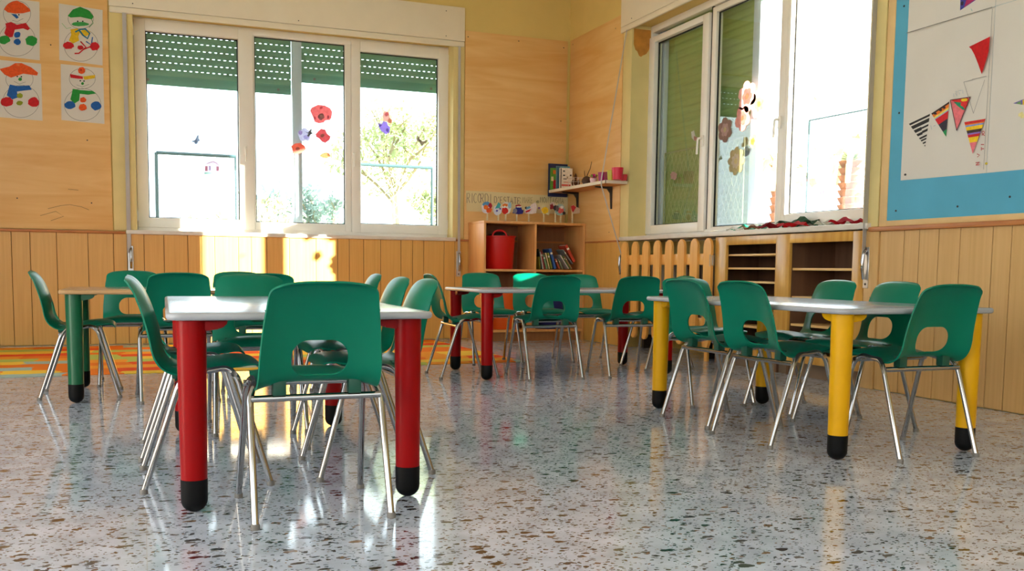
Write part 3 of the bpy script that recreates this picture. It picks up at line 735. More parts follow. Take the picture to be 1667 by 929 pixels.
def tub(label, cx, cy, z, r1, r0, h, mat, handles, group=None):
    root = thing('tub', label, 'tub', (cx, cy, z), 0, group)
    bm = bmesh.new(); lathe(bm, [(0, 0), (r0, 0), (r0+.004, .006), (r1-.006, h-.012), (r1+.004, h-.008), (r1+.004, h), (r1-.008, h), (r0-.004, .012), (0, .012)], 40); link('body', fix(bm), mat, root)
    if handles:
        for sy in (-1, 1):
            bm = bmesh.new(); pts = [Vector((-.075, sy*(r1-.03), h-.02))]
            for k in range(9): a = PI*k/8; pts.append(Vector((-.068*math.cos(a), sy*(r1-.012), h+.0+.058*math.sin(a)))) if False else pts.append(Vector((-.068*math.cos(a), sy*math.sqrt(max(0, r1*r1-(.068*math.cos(a))**2)), h-.004+.056*math.sin(a))))
            pts = pts[1:]
            tube(bm, pts, .008, 10); link('handle', bm, mat, root)
    return root
tub('soft red tub with loop handles on the bookcase shelf', 3.262, 8.745, SHZ, .160, .132, .318, plain('red_tub_plastic', srgb(206, 14, 12), 0.4), True).rotation_euler = (0, 0, -.33)
bm = bmesh.new(); bmesh.ops.create_icosphere(bm, subdivisions=4, radius=0.112)
rnd = random.Random(5)
for v in bm.verts:
    q = 1+.09*math.sin(v.co.x*38+1)+.07*math.sin(v.co.y*46)+.05*math.sin(v.co.x*70+v.co.y*50); v.co = Vector((v.co.x*q*1.02, v.co.y*q*1.02, v.co.z*q*.42))
o = link('cloth_bundle', bm, plain('dark_cloth', srgb(46, 34, 34), 0.95, vary=0.5, scale=20)); o.location = (3.262, 8.745, SHZ+.305)
tag(o, 'crumpled dark cloth heaped inside the red tub', 'cloth')
tub('orange plastic bin in the lower bookcase compartment', 3.30, 8.76, .111, .17, .14, .38, plain('orange_plastic', srgb(228, 92, 20), 0.45), False, 'bins in the lower bookcase')
tub('dark blue plastic bin in the lower bookcase compartment', 3.82, 8.76, .111, .17, .14, .36, plain('navy_plastic', srgb(30, 36, 110), 0.45), False, 'bins in the lower bookcase')
# leaning books: foot and head of each spine
def book(label, foot, head, tk, depth, mat, group, y):
    a = Vector((foot[0], foot[1])); h = Vector((head[0], head[1])); d = (h-a); ln = d.length; ang = math.atan2(-d.x, d.y)
    bm = bmesh.new(); c = 0.0018
    box(bm, (-tk/2, 0, 0), (-tk/2+c, depth, ln)); box(bm, (tk/2-c, 0, 0), (tk/2, depth, ln)); box(bm, (-tk/2, -0.001, 0), (tk/2, c, ln), 0, 0.0005)
    box(bm, (-tk/2+c, c, .003), (tk/2-c, depth-.004, ln-.003), 1)
    if tk > .008: box(bm, (-tk/2+.001, -.0016, ln*.72), (tk/2-.001, -.001, ln*.82), 2)
    o = link('book', bm, [mat, PAPER, ink(238, 232, 214)], smooth=False); o.location = (a.x, y, a.y); o.rotation_euler = (0, -ang, 0)
    return tag(o, label, 'book', group)
c = frameB(860, 380, 13.27, 8.63)
def bk(label, fx, hx, hy, tpx, col, fy=766):
    f = c(fx, fy); h = c(hx, hy); f2 = (f.x, max(f.z, SHZ+.002) if fy > 700 else f.z)
    lean = abs(h.x-f.x)/max(.01, h.z-f.z); tk = tpx/13.27*8.63/1550*1.02
    if fy > 700: f2 = (f2[0], f2[1]+tk/2*math.sin(math.atan(lean)))
    book(label, f2, (h.x, h.z), tk, .17, ink(*col), 'books leaning in the bookcase', 8.60)
bk('slim olive book against the bookcase divider', 232, 206, 500, 18, (150, 150, 50))
bk('black book second from the bookcase divider, leaning', 261, 200, 330, 14, (44, 58, 46))
bk('thin white-spined book leaning between black and red ones', 300, 232, 390, 14, (226, 218, 204))
bk('dark red book leaning beside the thin white one', 328, 250, 380, 26, (150, 36, 44))
bk('pale green book leaning, with a cream one next to it', 378, 304, 460, 40, (112, 140, 96))
bk('cream-spined book leaning on a pale green one', 432, 352, 420, 22, (220, 196, 150))
bk('olive green book leaning before the blue one', 482, 400, 420, 44, (128, 134, 52))
bk('blue book, tallest of the upright row in the bookcase', 556, 446, 330, 56, (52, 92, 158))
bk('brick red short book after the blue one', 650, 560, 550, 40, (160, 72, 44))
bk('grey green short thin book after the brick red one', 716, 626, 560, 24, (128, 136, 104))
bk('white-edged thin book leaning steeply at the loose end', 846, 664, 465, 22, (206, 196, 190))
bk('green thin book leaning steeply beside the white-edged one', 880, 716, 480, 20, (92, 116, 58))
bk('tan book, outermost on the shelf floor of the leaning row', 912, 762, 500, 22, (176, 130, 84))
bk('grey book lying raised on the leaning row under the orange red one', 932, 726, 350, 24, (128, 128, 122), 655)
bk('orange red thick book slid on top of the leaning row', 968, 788, 250, 62, (196, 66, 38), 610)
# banner and paper birds
sh = Sheet(lambda u, v: at_y(750+u/8.335, 300+v/8.335, YB-0.015), (0, -1, 0))
sh.base([(68, 85), (380, 98), (850, 130), (1195, 150), (1455, 160), (1450, 405), (1000, 390), (80, 365)], PAPERY)
GL = {'R': [[(0, 1), (0, 0), (.6, 0), (.75, .22), (.55, .48), (0, .5)], [(.3, .5), (.8, 1)]], 'I': [[(.3, 0), (.3, 1)]], 'C': [[(.85, .12), (.45, 0), (.05, .3), (.05, .72), (.45, 1), (.85, .88)]],
      'O': [[(.45, 0), (.05, .3), (.05, .72), (.45, 1), (.85, .72), (.85, .3), (.45, 0)]], 'D': [[(0, 0), (0, 1), (.5, 1), (.8, .7), (.8, .3), (.5, 0), (0, 0)]], "'": [[(.3, 0), (.2, .25)]],
      'E': [[(.75, 0), (.05, 0), (.05, 1), (.75, 1)], [(.05, .5), (.6, .5)]], 'S': [[(.8, .1), (.4, 0), (.1, .2), (.2, .45), (.7, .55), (.8, .8), (.5, 1), (.05, .9)]], 'T': [[(0, 0), (.9, 0)], [(.45, 0), (.45, 1)]],
      'A': [[(0, 1), (.4, 0), (.8, 1)], [(.15, .62), (.66, .62)]], 'M': [[(0, 1), (.05, 0), (.42, .6), (.8, 0), (.85, 1)]], 'N': [[(.05, 1), (.05, 0), (.75, 1), (.75, 0)]], 'G': [[(.8, .1), (.4, 0), (.05, .4), (.1, .8), (.5, 1), (.8, .8), (.8, .55), (.5, .55)]],
      'e': [[(.1, .7), (.7, .7), (.65, .5), (.35, .42), (.08, .65), (.15, .92), (.4, 1), (.7, .9)]], ':': [[(.2, .15), (.32, .15)], [(.2, .8), (.32, .8)]]}
def write(sh, text, x, y0, y1, wd, adv, m, dy=0.0):
    for chh in text:
        if chh != ' ':
            for st_ in GL[chh]: sh.line([(x+p[0]*adv*.86, y0+(y1-y0)*p[1]) for p in st_], wd, m)
        x += adv*(0.62 if chh in "I':" else 1.0); y0 += dy; y1 += dy
    return x
PEN1, PEN2, PEN3 = ink(128, 104, 96), ink(176, 158, 112), ink(120, 116, 78)
x = write(sh, 'RICO', 84, 120, 250, 7, 56, PEN1, 1); x = write(sh, 'RDI', 270, 126, 248, 7, 60, PEN1, 4)
write(sh, "D'ESTATE", 455, 165, 252, 7, 47, PEN1, 2); write(sh, ':', 792, 175, 260, 13, 50, ink(40, 34, 36))
write(sh, 'MARE', 838, 172, 250, 6, 36, PEN2, 2); write(sh, 'e', 1020, 200, 252, 7, 60, PEN3); write(sh, 'MONTAGNA', 1074, 172, 246, 6, 41, PEN3, 2)
tag(sh.done('paper_banner'), 'long cream paper banner hand-lettered RICORDI D\'ESTATE above the bookcase', 'banner')
link_base = []
for nm, x0, x1, col, lab in (('card_strip', 3.06, 3.60, (150, 166, 196), 'blue grey card strip under the paper birds on bookcase'), ('card_strip', 3.62, 4.08, (140, 160, 70), 'green card strip under the paper birds on bookcase')):
    bm = bmesh.new(); box(bm, (x0, 8.60, BH+.0005), (x1, 8.80, BH+.0035), 0, .0008); tag(link(nm, bm, ink(*col)), lab, 'card')
def bird(label, u, v, parts, stick_u=None, Y=8.70):
    """parts: list of (outline in the banner's measuring frame, colour)"""
    root = thing('paper_bird', label, 'paper bird', (0, 0, 0), 0, 'paper birds on sticks')
    to = lambda a, b_: at_y(750+a/8.335, 300+b_/8.335, Y)
    base = to(stick_u or u, 470); root.location = (base.x, Y, BH+.0035)
    s = Sheet(lambda a, b_: to(a, b_)-root.location, (0, -1, 0)); s.z0 = .0015
    first_ = True
    for out, colr in parts:
        if first_: s.base(out, ink(*colr), .0015); first_ = False
        else: s.poly(out, ink(*colr))
    s.done('cutout', root)
    top = to(stick_u or u, v)-root.location
    bm = bmesh.new(); box(bm, (-.008, .0005, 0), (.008, .0028, top.z), 0, .0005); link('stick', bm, ink(226, 206, 166), root)
bird('orange and blue paper bird, first in the row from the window', 360, 330, [(blob(352, 318, 72, 78, 1, .08), (226, 214, 222)), (blob(345, 270, 50, 34, 2), (86, 150, 200)), (blob(342, 312, 32, 34, 3), (232, 110, 30)), (blob(385, 350, 40, 36, 4), (224, 88, 34)), (blob(400, 285, 26, 36, 5), (170, 24, 50))])
bird('white paper bird with a teal crest and violet spots', 500, 350, [(blob(498, 350, 56, 70, 6, .08), (214, 216, 230)), ([(465, 330), (510, 240), (545, 270), (530, 320)], (60, 160, 170)), (blob(490, 358, 16, 14, 7), (86, 76, 170)), (blob(535, 330, 14, 14, 8), (120, 90, 180))], 510)
bird('round paper bird with red belly and pale blue wing', 615, 330, [(blob(620, 320, 66, 84, 9, .06), (226, 222, 214)), (blob(600, 358, 46, 42, 10), (206, 34, 26)), (blob(600, 282, 36, 22, 11), (226, 120, 40)), (blob(665, 285, 22, 46, 12), (150, 190, 216)), (blob(598, 300, 10, 10, 13), (250, 246, 240))], 610)
bird('dark blue paper bird with a red and white cap', 785, 350, [([(700, 390), (740, 320), (770, 280), (815, 290), (835, 350), (855, 345), (840, 400), (780, 405)], (34, 36, 130)), (blob(780, 292, 40, 18, 14), (186, 36, 44)), (blob(790, 304, 36, 10, 15), (236, 230, 226)), (blob(735, 360, 30, 34, 16), (128, 124, 140))], 760)
bird('paper bird with a wide pink tail fan', 930, 340, [([(865, 390), (880, 300), (940, 300), (960, 270), (1010, 245), (1036, 290), (1024, 390), (960, 400)], (222, 206, 206)), ([(880, 360), (960, 330), (930, 370), (880, 385)], (196, 36, 40)), ([(880, 310), (940, 295), (950, 320), (890, 345)], (96, 150, 186)), ([(868, 310), (892, 296), (890, 335), (872, 335)], (40, 40, 50))], 925)
bird('yellow paper bird with a cream head', 1120, 330, [([(1085, 380), (1090, 340), (1095, 290), (1125, 272), (1150, 300), (1185, 330), (1200, 420), (1130, 395)], (228, 216, 170)), (blob(1140, 352, 46, 44, 17), (238, 190, 30)), (blob(1062, 322, 18, 14, 18), (120, 80, 130))], 1127)
bird('small dark paper bird with red antlers', 1250, 310, [(blob(1245, 285, 42, 48, 19, .1), (216, 190, 180)), (blob(1235, 300, 26, 36, 20, .3), (140, 30, 40)), (blob(1285, 318, 30, 36, 21), (48, 36, 44))], 1285)
bird('round grey green paper bird with pink and black patches', 1350, 350, [(blob(1345, 345, 70, 78, 22, .07), (150, 176, 170)), (blob(1350, 350, 42, 46, 23, .2), (206, 84, 80)), (blob(1400, 390, 20, 22, 24), (40, 32, 36)), (blob(1370, 310, 22, 20, 25), (232, 226, 220)), (blob(1310, 330, 22, 40, 26), (96, 84, 88))], 1358)
bird('pale paper bird with a red wing, last before the wall', 1540, 330, [([(1490, 300), (1525, 275), (1560, 300), (1620, 330), (1632, 370), (1600, 395), (1530, 400), (1505, 370)], (214, 184, 154)), ([(1492, 298), (1530, 280), (1565, 310), (1525, 380), (1508, 360)], (186, 34, 40))], 1515)

# ------------------------------------------------------------------ bracket shelf in the corner
SX0, SY0, SY1, SZT = 3.878, 7.705, 8.965, 1.495
ws = thing('wall_shelf', 'white-edged wooden shelf on two dark brackets beside the corner', 'shelf', (XR-.014, SY0, 1.468))
dx = SX0-(XR-.014)
link('board', B((dx+.006, .006, 0), (0, SY1-SY0, .027), 0.002), wood('shelf_underside', srgb(196, 122, 62), srgb(214, 144, 82), (1, .08, 1), 26), ws)
bm = bmesh.new(); box(bm, (dx, 0, 0.001), (dx+.0065, SY1-SY0, .028)); box(bm, (dx, 0, 0.001), (-.001, .0065, .028)); link('edge_band', bm, plain('white_edge_band', srgb(232, 220, 198), .5), ws)
for y in (8.73-SY0, 7.995-SY0):
    bm = bmesh.new(); prism(bm, [(-.001, y, -.205), (-.001, y, -.0005), (dx+.05, y, -.0005), (dx+.05, y, -.012), (-.05, y, -.022), (-.020, y, -.06), (-.010, y, -.205)], (0, .022, 0))
    link('bracket', fix(bm), DARKMET, ws)
bm = bmesh.new(); box(bm, (-.012, 0, .028), (-.001, .004, .075)); link('end_stop', bm, DARKMET, ws)
TOPZ = SZT+.0015
bm = bmesh.new(); lo, hi = at_y(893, 318, 8.99), at_y(926, 267.5, 8.99); box(bm, (lo.x, 8.995, lo.z-.01), (hi.x-.01, 9.012, hi.z), 0, .002)
tag(link('folder', bm, plain('navy_card', srgb(30, 36, 78), .6)), 'large navy folder against the back wall behind the corner shelf', 'folder')
def standing(name, label, cat, px0, px1, pyt, Y, tk, cols, group=None):
    a, c2 = at_y(px0, 310, Y), at_y(px1, pyt, Y); W2 = c2.x-a.x; H2 = c2.z-TOPZ
    bm = bmesh.new(); box(bm, (0, 0, 0), (W2, tk, H2), 0, .0012); box(bm, (W2-.0005, .002, .003), (W2+.0012, tk-.002, H2-.003), 1)
    for k, (u0, u1, v0, v1) in enumerate(cols[1]): box(bm, (W2*u0, -.0012-.0002*k, H2*v0), (W2*u1, .0005, H2*v1), 2+k)
    o = link(name, bm, [ink(*cols[0]), PAPER]+[ink(*q) for q in cols[2]], smooth=False); o.location = (a.x, Y, TOPZ)
    return tag(o, label, cat, group)
GS = 'books standing on the corner shelf'
standing('book', 'green picture book with a red figure, end of corner shelf', 'book', 896, 906, 273.5, 8.90, .012, ((96, 150, 46), [(.45, .95, .05, .45), (.40, .92, .72, .9), (.1, .5, .4, .6)], [(196, 30, 36), (230, 120, 30), (240, 214, 150)]), GS)
standing('book', 'blue green book between the green and white ones on corner shelf', 'book', 905.5, 928, 271, 8.84, .014, ((106, 150, 160), [(.0, .25, .0, .98)], [(70, 112, 128)]), GS)
standing('book', 'white picture book facing us on the corner shelf', 'book', 911, 932, 274, 8.76, .012, ((240, 228, 206), [(.05, .12, .0, .98), (.25, .4, .82, .88), (.25, .42, .62, .68), (.8, .92, .62, .70), (.28, .55, .46, .5), (.3, .85, .3, .34), (.15, .85, .14, .22), (.55, .65, .5, .6)], [(60, 50, 46), (70, 66, 60), (60, 56, 54), (60, 56, 54), (80, 70, 66), (224, 150, 120), (220, 90, 80), (190, 160, 120)]), GS)
def px_on_shelf(px, X): return at_x(px, 296, X).y
# wire basket with pine cones
yb_ = px_on_shelf(937, 3.955); bk_ = thing('wire_basket', 'little white wire basket of brown cones on the corner shelf', 'basket', (3.955, yb_, TOPZ))
bm = bmesh.new()
for z in (.004, .045, .085):
    tube(bm, [(-.05, -.06, z), (.05, -.06, z), (.05, .06, z), (-.05, .06, z), (-.05, -.06, z)], .0022, 6)
for x_, y_ in ((-.05, -.06), (.05, -.06), (.05, .06), (-.05, .06), (0, -.06), (-.05, 0), (.05, 0), (0, .06)): tube(bm, [(x_, y_, .004), (x_, y_, .085)], .0022, 6)
for y_ in (-.03, 0, .03): tube(bm, [(-.05, y_, .004), (.05, y_, .004)], .002, 6)
link('wires', bm, plain('white_wire', srgb(226, 210, 196), .4), bk_)
CONE = plain('cone_brown', srgb(104, 62, 34), .8, vary=.4, scale=60)
for k, (x_, y_, z_) in enumerate(((-.017, -.027, .039), (.017, -.027, .039), (-.017, .027, .039), (.017, .027, .039), (0, 0, .098))):
    bm = bmesh.new(); prof = [(0, -.032)]
    for q in range(9):
        rr_ = .0165*math.sin(PI*(q+.7)/9.6); prof += [(rr_*.72, -.030+q*.0068), (rr_, -.030+q*.0068+.004)]
    prof.append((0, .034)); lathe(bm, prof, 14); o = link('pine_cone', fix(bm), CONE); o.location = (3.955+x_, yb_+y_, TOPZ+z_)
    tag(o, 'brown pine cone heaped in the white wire basket' if k < 4 else 'brown pine cone on top of the heap in the wire basket', 'pine cone', 'pine cones in the basket' if k < 4 else None)
yt = px_on_shelf(955, 3.96); tw = thing('twig_ball', 'dark round gourd with a long curved twig on the corner shelf', 'gourd', (3.96, yt, TOPZ))
bm = bmesh.new(); lathe(bm, [(0, 0), (.03, .003), (.048, .03), (.046, .052), (.028, .075), (.008, .082), (0, .082)], 24); link('body', fix(bm), plain('gourd_brown', srgb(74, 48, 34), .6, vary=.3, scale=30), tw)
bm = bmesh.new(); tube(bm, [(0, 0, .075), (.0, -.03, .11), (.0, -.075, .15), (.0, -.10, .21)], [.005, .004, .0035, .003], 8); tube(bm, [(0, .03, .07), (0, .05, .11), (0, .055, .14)], [.004, .003, .002], 8); link('stem', bm, plain('twig', srgb(70, 48, 36), .8), tw)
def cup(name, label, px, X, r, h, colr, cat='cup', taper=.82, group='cups on the corner shelf'):
    y_ = px_on_shelf(px, X); root = None
    bm = bmesh.new(); lathe(bm, [(0, 0), (r*taper, 0), (r, h), (r-.003, h), (r*taper-.003, .004), (0, .004)], 28); o = link(name, fix(bm), plain('cup_%d_%d_%d' % colr, srgb(*colr), .3, trans=.15)); o.location = (X, y_, TOPZ)
    return tag(o, label, cat, group)
fp = thing('flower_pot', 'tiny pink-flowered pot among the cups on the corner shelf', 'pot', (3.94, px_on_shelf(966, 3.94), TOPZ))
bm = bmesh.new(); lathe(bm, [(0, 0), (.026, 0), (.036, .045), (.030, .045), (0, .038)], 22); link('pot', fix(bm), ink(226, 196, 204), fp)
bm = bmesh.new()
for k in range(9):
    a = k*2.4; m4 = Matrix.Translation((.022*math.cos(a)*(k % 3)/2, .026*math.sin(a), .058+.006*(k % 4))); bmesh.ops.create_icosphere(bm, subdivisions=1, radius=.013, matrix=m4)
link('blossom', bm, ink(206, 48, 132), fp)
bm = bmesh.new()
for k in range(5):
    a = k*1.26; prism(bm, [(.01*math.cos(a), .01*math.sin(a), .045), (.04*math.cos(a+.3), .04*math.sin(a+.3), .07), (.045*math.cos(a), .045*math.sin(a), .08), (.04*math.cos(a-.3), .04*math.sin(a-.3), .07)], (0, 0, .0015))
link('leaf', fix(bm), ink(120, 170, 60), fp)
cup('cup', 'purple plastic cup on the corner shelf', 980, 3.94, .038, .085, (176, 40, 120))
cup('cup', 'dark crimson cup on the corner shelf', 988.5, 3.97, .032, .085, (150, 10, 50))
cup('cup', 'yellow green cup on the corner shelf', 994.5, 3.97, .036, .095, (214, 208, 60))
cup('cup', 'large crimson cup, tallest on the corner shelf', 1005, 3.965, .052, .105, (226, 22, 66))
cup('cup', 'small red cup at the very end of the corner shelf', 1015.5, 4.05, .032, .052, (236, 60, 70))

# ------------------------------------------------------------------ radiator, its picket cover, the built-in cabinet
rd = thing('radiator', 'pale column radiator behind the wooden picket cover', 'radiator', (4.25, 6.42, 0))
bm = bmesh.new()
for k in range(13):
    for dxx in (-.05, .05): tube(bm, [(dxx, .05+k*.09, .16), (dxx, .05+k*.09, .80)], .022, 10)
link('columns', bm, plain('radiator_enamel', srgb(176, 164, 146), .5), rd)
bm = bmesh.new()
for z in (.16, .80): tube(bm, [(0, 0, z), (0, 1.18, z)], .036, 12)
link('header_pipe', bm, MATS['radiator_enamel'], rd)
for y_ in (.06, 1.12): link('foot', B((-.05, y_-.02, 0), (.05, y_+.02, .14), .004), DARKMET, rd)
pc = thing('radiator_cover', 'orange wooden picket fence panel covering the radiator niche', 'fence panel', (4.055, 6.25, 0))
for k in range(8):
    y_ = (7.655-6.25)-k*.1935-.0; w_ = .053
    bm = bmesh.new(); pts = []
    for a in range(13): q = PI*a/12; pts.append((0, y_+w_*math.cos(q), .898+w_*math.sin(q)))
    for a in range(13): q = PI+PI*a/12; pts.append((0, y_+w_*math.cos(q), .155+w_*math.sin(q)))
    prism(bm, pts, (.022, 0, 0)); bmesh.ops.bevel(bm, geom=[e for e in bm.edges if abs(e.verts[0].co.x-e.verts[1].co.x) < 1e-6 and len(e.link_faces) == 2 and any(len(f.verts) > 6 for f in e.link_faces)], offset=.004, segments=2, affect='EDGES')
    link('picket', fix(bm), PINE, pc)
for z in (.745, .245): link('rail', B((.0225, .03, z), (.042, 1.47, z+.088), .003), PINE, pc)
bm = bmesh.new(); box(bm, (.006, -.006, .74), (.03, .028, .82), 0, .003); tube(bm, [(.004, .01, .735), (.004, .01, .825)], .006, 8); link('hinge', bm, STEEL, pc)
link('foot', B((.0225, .05, 0), (.042, .09, .25)), PINE, pc); link('foot', B((.0225, 1.38, 0), (.042, 1.42, .25)), PINE, pc)
CX = 4.09; CY0, CY1 = 4.635, 6.245
cb = thing('built_in_cabinet', 'golden wooden open cabinet built in under the long window sill', 'cabinet', (CX, CY0, 0))
l_ = lambda y_: y_-CY0
for a, c2 in ((6.10, CY1), (5.348, 5.50), (CY0, 4.735)): link('stile', B((0, l_(a), .095), (.024, l_(c2), .955), .003), CABW, cb)
bm = bmesh.new(); box(bm, (.001, l_(CY0)+.09, .893), (.023, l_(CY1)-.14, .955), 0, .002); link('top_rail', bm, CABW, cb)
bm = bmesh.new(); box(bm, (.001, l_(CY0)+.09, .095), (.023, l_(CY1)-.14, .16), 0, .002); link('bottom_rail', bm, CABW, cb)
bm = bmesh.new(); box(bm, (.045, 0, 0), (.06, l_(CY1), .095)); link('plinth', bm, PLINTH, cb)
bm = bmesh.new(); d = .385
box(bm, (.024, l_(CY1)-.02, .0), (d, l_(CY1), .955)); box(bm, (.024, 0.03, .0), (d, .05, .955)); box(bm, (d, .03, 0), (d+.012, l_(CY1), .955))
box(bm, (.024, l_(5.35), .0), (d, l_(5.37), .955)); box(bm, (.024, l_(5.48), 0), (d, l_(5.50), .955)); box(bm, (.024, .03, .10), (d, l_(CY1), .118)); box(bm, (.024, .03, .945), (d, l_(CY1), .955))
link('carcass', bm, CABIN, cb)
for z in (.812, .713, .615, .51, .40, .29): link('shelf', B((.03, l_(5.502), z), (d-.005, l_(6.22), z+.014), .001), CABSH, cb)
for z in (.710, .520, .335): link('shelf', B((.03, .052, z), (d-.005, l_(5.348), z+.016), .001), CABSH, cb)
link('edge_strip', B((.024, .0, .118), (.03, .03, .955)), CABW, cb)
# filler board between cabinet and wainscot
bm = bmesh.new(); box(bm, (XR-.022, 4.52, .0), (XR, 4.632, .955), 0, .002); struct(link('trim_12', bm, BOARDS2))
bm = bmesh.new(); box(bm, (XR-.022, 7.74, .0), (XR, 7.798, .955), 0, .002); struct(link('trim_13', bm, BOARDS))

# ------------------------------------------------------------------ paper scraps on the sill
def scrap(label, y, x, sy, sx, h, colr, seed, rot=0.0, tilt=0.0, z=.0):
    rnd = random.Random(seed); bm = bmesh.new(); n = 8; g = {}
    ph = [rnd.uniform(0, 6) for _ in range(4)]
    for i in range(n+1):
        for j in range(n+1):
            u, v = i/n-.5, j/n-.5
            zz = h*(.5+.5*math.sin(u*7+ph[0])*math.sin(v*6+ph[1]))*(.4+.6*math.cos(u*2.2)) + rnd.uniform(0, h*.15)
            g[i, j] = bm.verts.new((v*sx*(1+.10*math.sin(u*9+ph[2])), u*sy*(1+.08*math.sin(v*9+ph[3])), zz+tilt*(v+.5)))
    for i in range(n):
        for j in range(n): bm.faces.new((g[i, j], g[i, j+1], g[i+1, j+1], g[i+1, j]))
    mz = min(v.co.z for v in bm.verts)
    for v in bm.verts: v.co.z -= mz
    bmesh.ops.solidify(bm, geom=bm.faces[:], thickness=.0012)
    mz = min(v.co.z for v in bm.verts)
    for v in bm.verts: v.co.z -= mz
    o = link('paper_scrap', fix(bm), ink(*colr), sharp=70); o.location = (x, y, .9985+z); o.rotation_euler = (0, 0, rot)
    tag(o, label, 'paper scrap', 'paper scraps on the window sill')
scrap('flat white paper scrap lying first in the sill litter', 6.33, 4.20, .16, .12, .014, (224, 218, 208), 1, .1)
scrap('crumpled sea green paper scrap on the marble sill', 6.08, 4.225, .22, .10, .055, (40, 168, 132), 2, .05)
scrap('white spotted paper scrap in front of the sea green one', 6.02, 4.115, .15, .07, .03, (228, 224, 216), 3, .05)
scrap('brownish paper scrap between the sea green and red ones', 5.83, 4.115, .17, .08, .04, (170, 128, 92), 4, -.05)
scrap('crumpled dark red paper scrap before the mint one', 5.62, 4.115, .22, .085, .045, (150, 22, 36), 5, .05)
scrap('small mint paper scrap among the red ones', 5.76, 4.225, .14, .09, .055, (150, 196, 176), 6, .1)
scrap('folded dark green card sheet standing proud of the litter', 5.44, 4.225, .36, .10, .075, (58, 98, 70), 7, -.03, .02)
scrap('bright red paper scrap under the dark green card', 5.34, 4.115, .26, .085, .045, (196, 36, 44), 8, .05)
scrap('pale grey paper scrap between two red ones', 5.13, 4.225, .17, .10, .05, (206, 204, 190), 9, .1)
scrap('red folded paper scrap near the end of the sill', 4.92, 4.17, .20, .13, .05, (196, 20, 44), 10, -.1)
scrap('small crimson paper scrap at the very end of the sill', 4.73, 4.14, .10, .08, .035, (206, 26, 52), 11, .2)

# ------------------------------------------------------------------ drawings on the plywood
def drawing(label, corners, ops):
    s = Sheet(frameB(0, 0, 3.969, YB-.0145), (0, -1, 0)); s.base(corners, PAPER)
    for op in ops:
        k = op[0]
        if k == 'o': s.line(ellipse(*op[1:5], n=40), 2.2, PENCIL, True)
        elif k == 'b': s.poly(blob(op[1], op[2], op[3], op[4], op[6] if len(op) > 6 else 1, .10), ink(*op[5]))
        elif k == 'p': s.poly(op[1], ink(*op[2]))
        elif k == 'l': s.line(op[1], op[2], ink(*op[3]))
    tag(s.done('child_drawing'), label, 'drawing', 'snowman drawings')
OR, RD, BL, GN, YL, OL = (226, 84, 20), (196, 18, 28), (22, 92, 168), (30, 142, 52), (222, 182, 20), (140, 152, 30)
BKc, TQ = (36, 32, 32), (20, 112, 142)
drawing('snowman drawing with orange hat, red scarf and green mittens', [(-30, -22), (255, 12), (257, 390), (-28, 357)],
        [('o', 110, 88, 88, 82), ('o', 110, 256, 117, 106), ('p', [(25, 60), (48, 28), (80, 10), (108, 4), (150, 22), (192, 58), (196, 74), (150, 86), (100, 88), (50, 80)], OR), ('p', [(72, 90), (105, 92), (122, 112), (108, 122)], BL), ('b', 122, 96, 5, 5, BKc),
         ('l', [(80, 132), (112, 140), (150, 120)], 2, (120, 110, 105)), ('p', [(35, 152), (72, 142), (110, 160), (168, 148), (194, 186), (180, 196), (150, 184), (96, 192), (82, 240), (46, 242), (28, 214), (40, 176)], RD), ('b', 26, 258, 38, 27, GN, 2), ('b', 203, 265, 38, 33, GN, 3), ('b', 112, 225, 21, 20, BL, 4), ('b', 112, 270, 22, 20, BL, 5)])
drawing('snowman drawing scribbled with green hat and yellow scarf', [(380, 22), (663, 65), (663, 423), (383, 387)],
        [('o', 522, 120, 82, 66), ('o', 524, 292, 110, 104), ('p', [(438, 102), (470, 62), (518, 44), (575, 68), (606, 108), (592, 126), (520, 110), (456, 114)], GN), ('b', 518, 156, 55, 14, (60, 160, 80), 6), ('l', [(400, 150), (430, 185), (460, 178)], 3, (120, 190, 120)), ('l', [(590, 120), (602, 150), (575, 178)], 4, GN),
         ('b', 502, 138, 5, 5, BKc), ('b', 535, 138, 5, 5, BKc), ('p', [(455, 190), (500, 184), (520, 202), (506, 236), (512, 262), (472, 282), (445, 262), (460, 226)], YL), ('b', 548, 212, 34, 22, YL, 7), ('l', [(486, 208), (520, 190), (552, 188), (580, 216), (566, 250), (536, 228), (512, 196)], 10, TQ),
         ('l', [(556, 268), (590, 290), (598, 240)], 8, BL), ('b', 443, 294, 36, 24, RD, 8), ('b', 612, 300, 32, 27, RD, 9), ('l', [(520, 268), (555, 306), (510, 345), (482, 346)], 9, RD), ('b', 520, 308, 20, 14, RD, 10), ('l', [(540, 320), (590, 300)], 8, RD)])
drawing('snowman drawing with orange brimmed hat and blue scarf', [(-32, 384), (265, 412), (275, 780), (-24, 755)],
        [('o', 126, 512, 88, 70), ('o', 136, 655, 117, 104), ('p', [(-4, 446), (60, 430), (98, 408), (140, 408), (200, 434), (246, 470), (240, 488), (150, 476), (72, 502), (30, 482)], OR), ('b', 118, 418, 10, 8, (226, 120, 60), 3), ('b', 112, 494, 5, 5, BKc), ('b', 138, 496, 5, 5, BKc), ('b', 130, 512, 12, 11, GN, 11), ('l', [(90, 525), (125, 543), (165, 530)], 2, (120, 110, 105)),
         ('p', [(64, 546), (110, 556), (190, 552), (206, 580), (150, 586), (110, 592), (116, 630), (80, 642), (44, 616), (54, 580)], BL), ('b', 45, 658, 40, 32, RD, 12), ('b', 217, 660, 37, 32, RD, 13), ('b', 128, 618, 20, 16, OL, 14), ('b', 127, 666, 20, 15, OL, 15)])
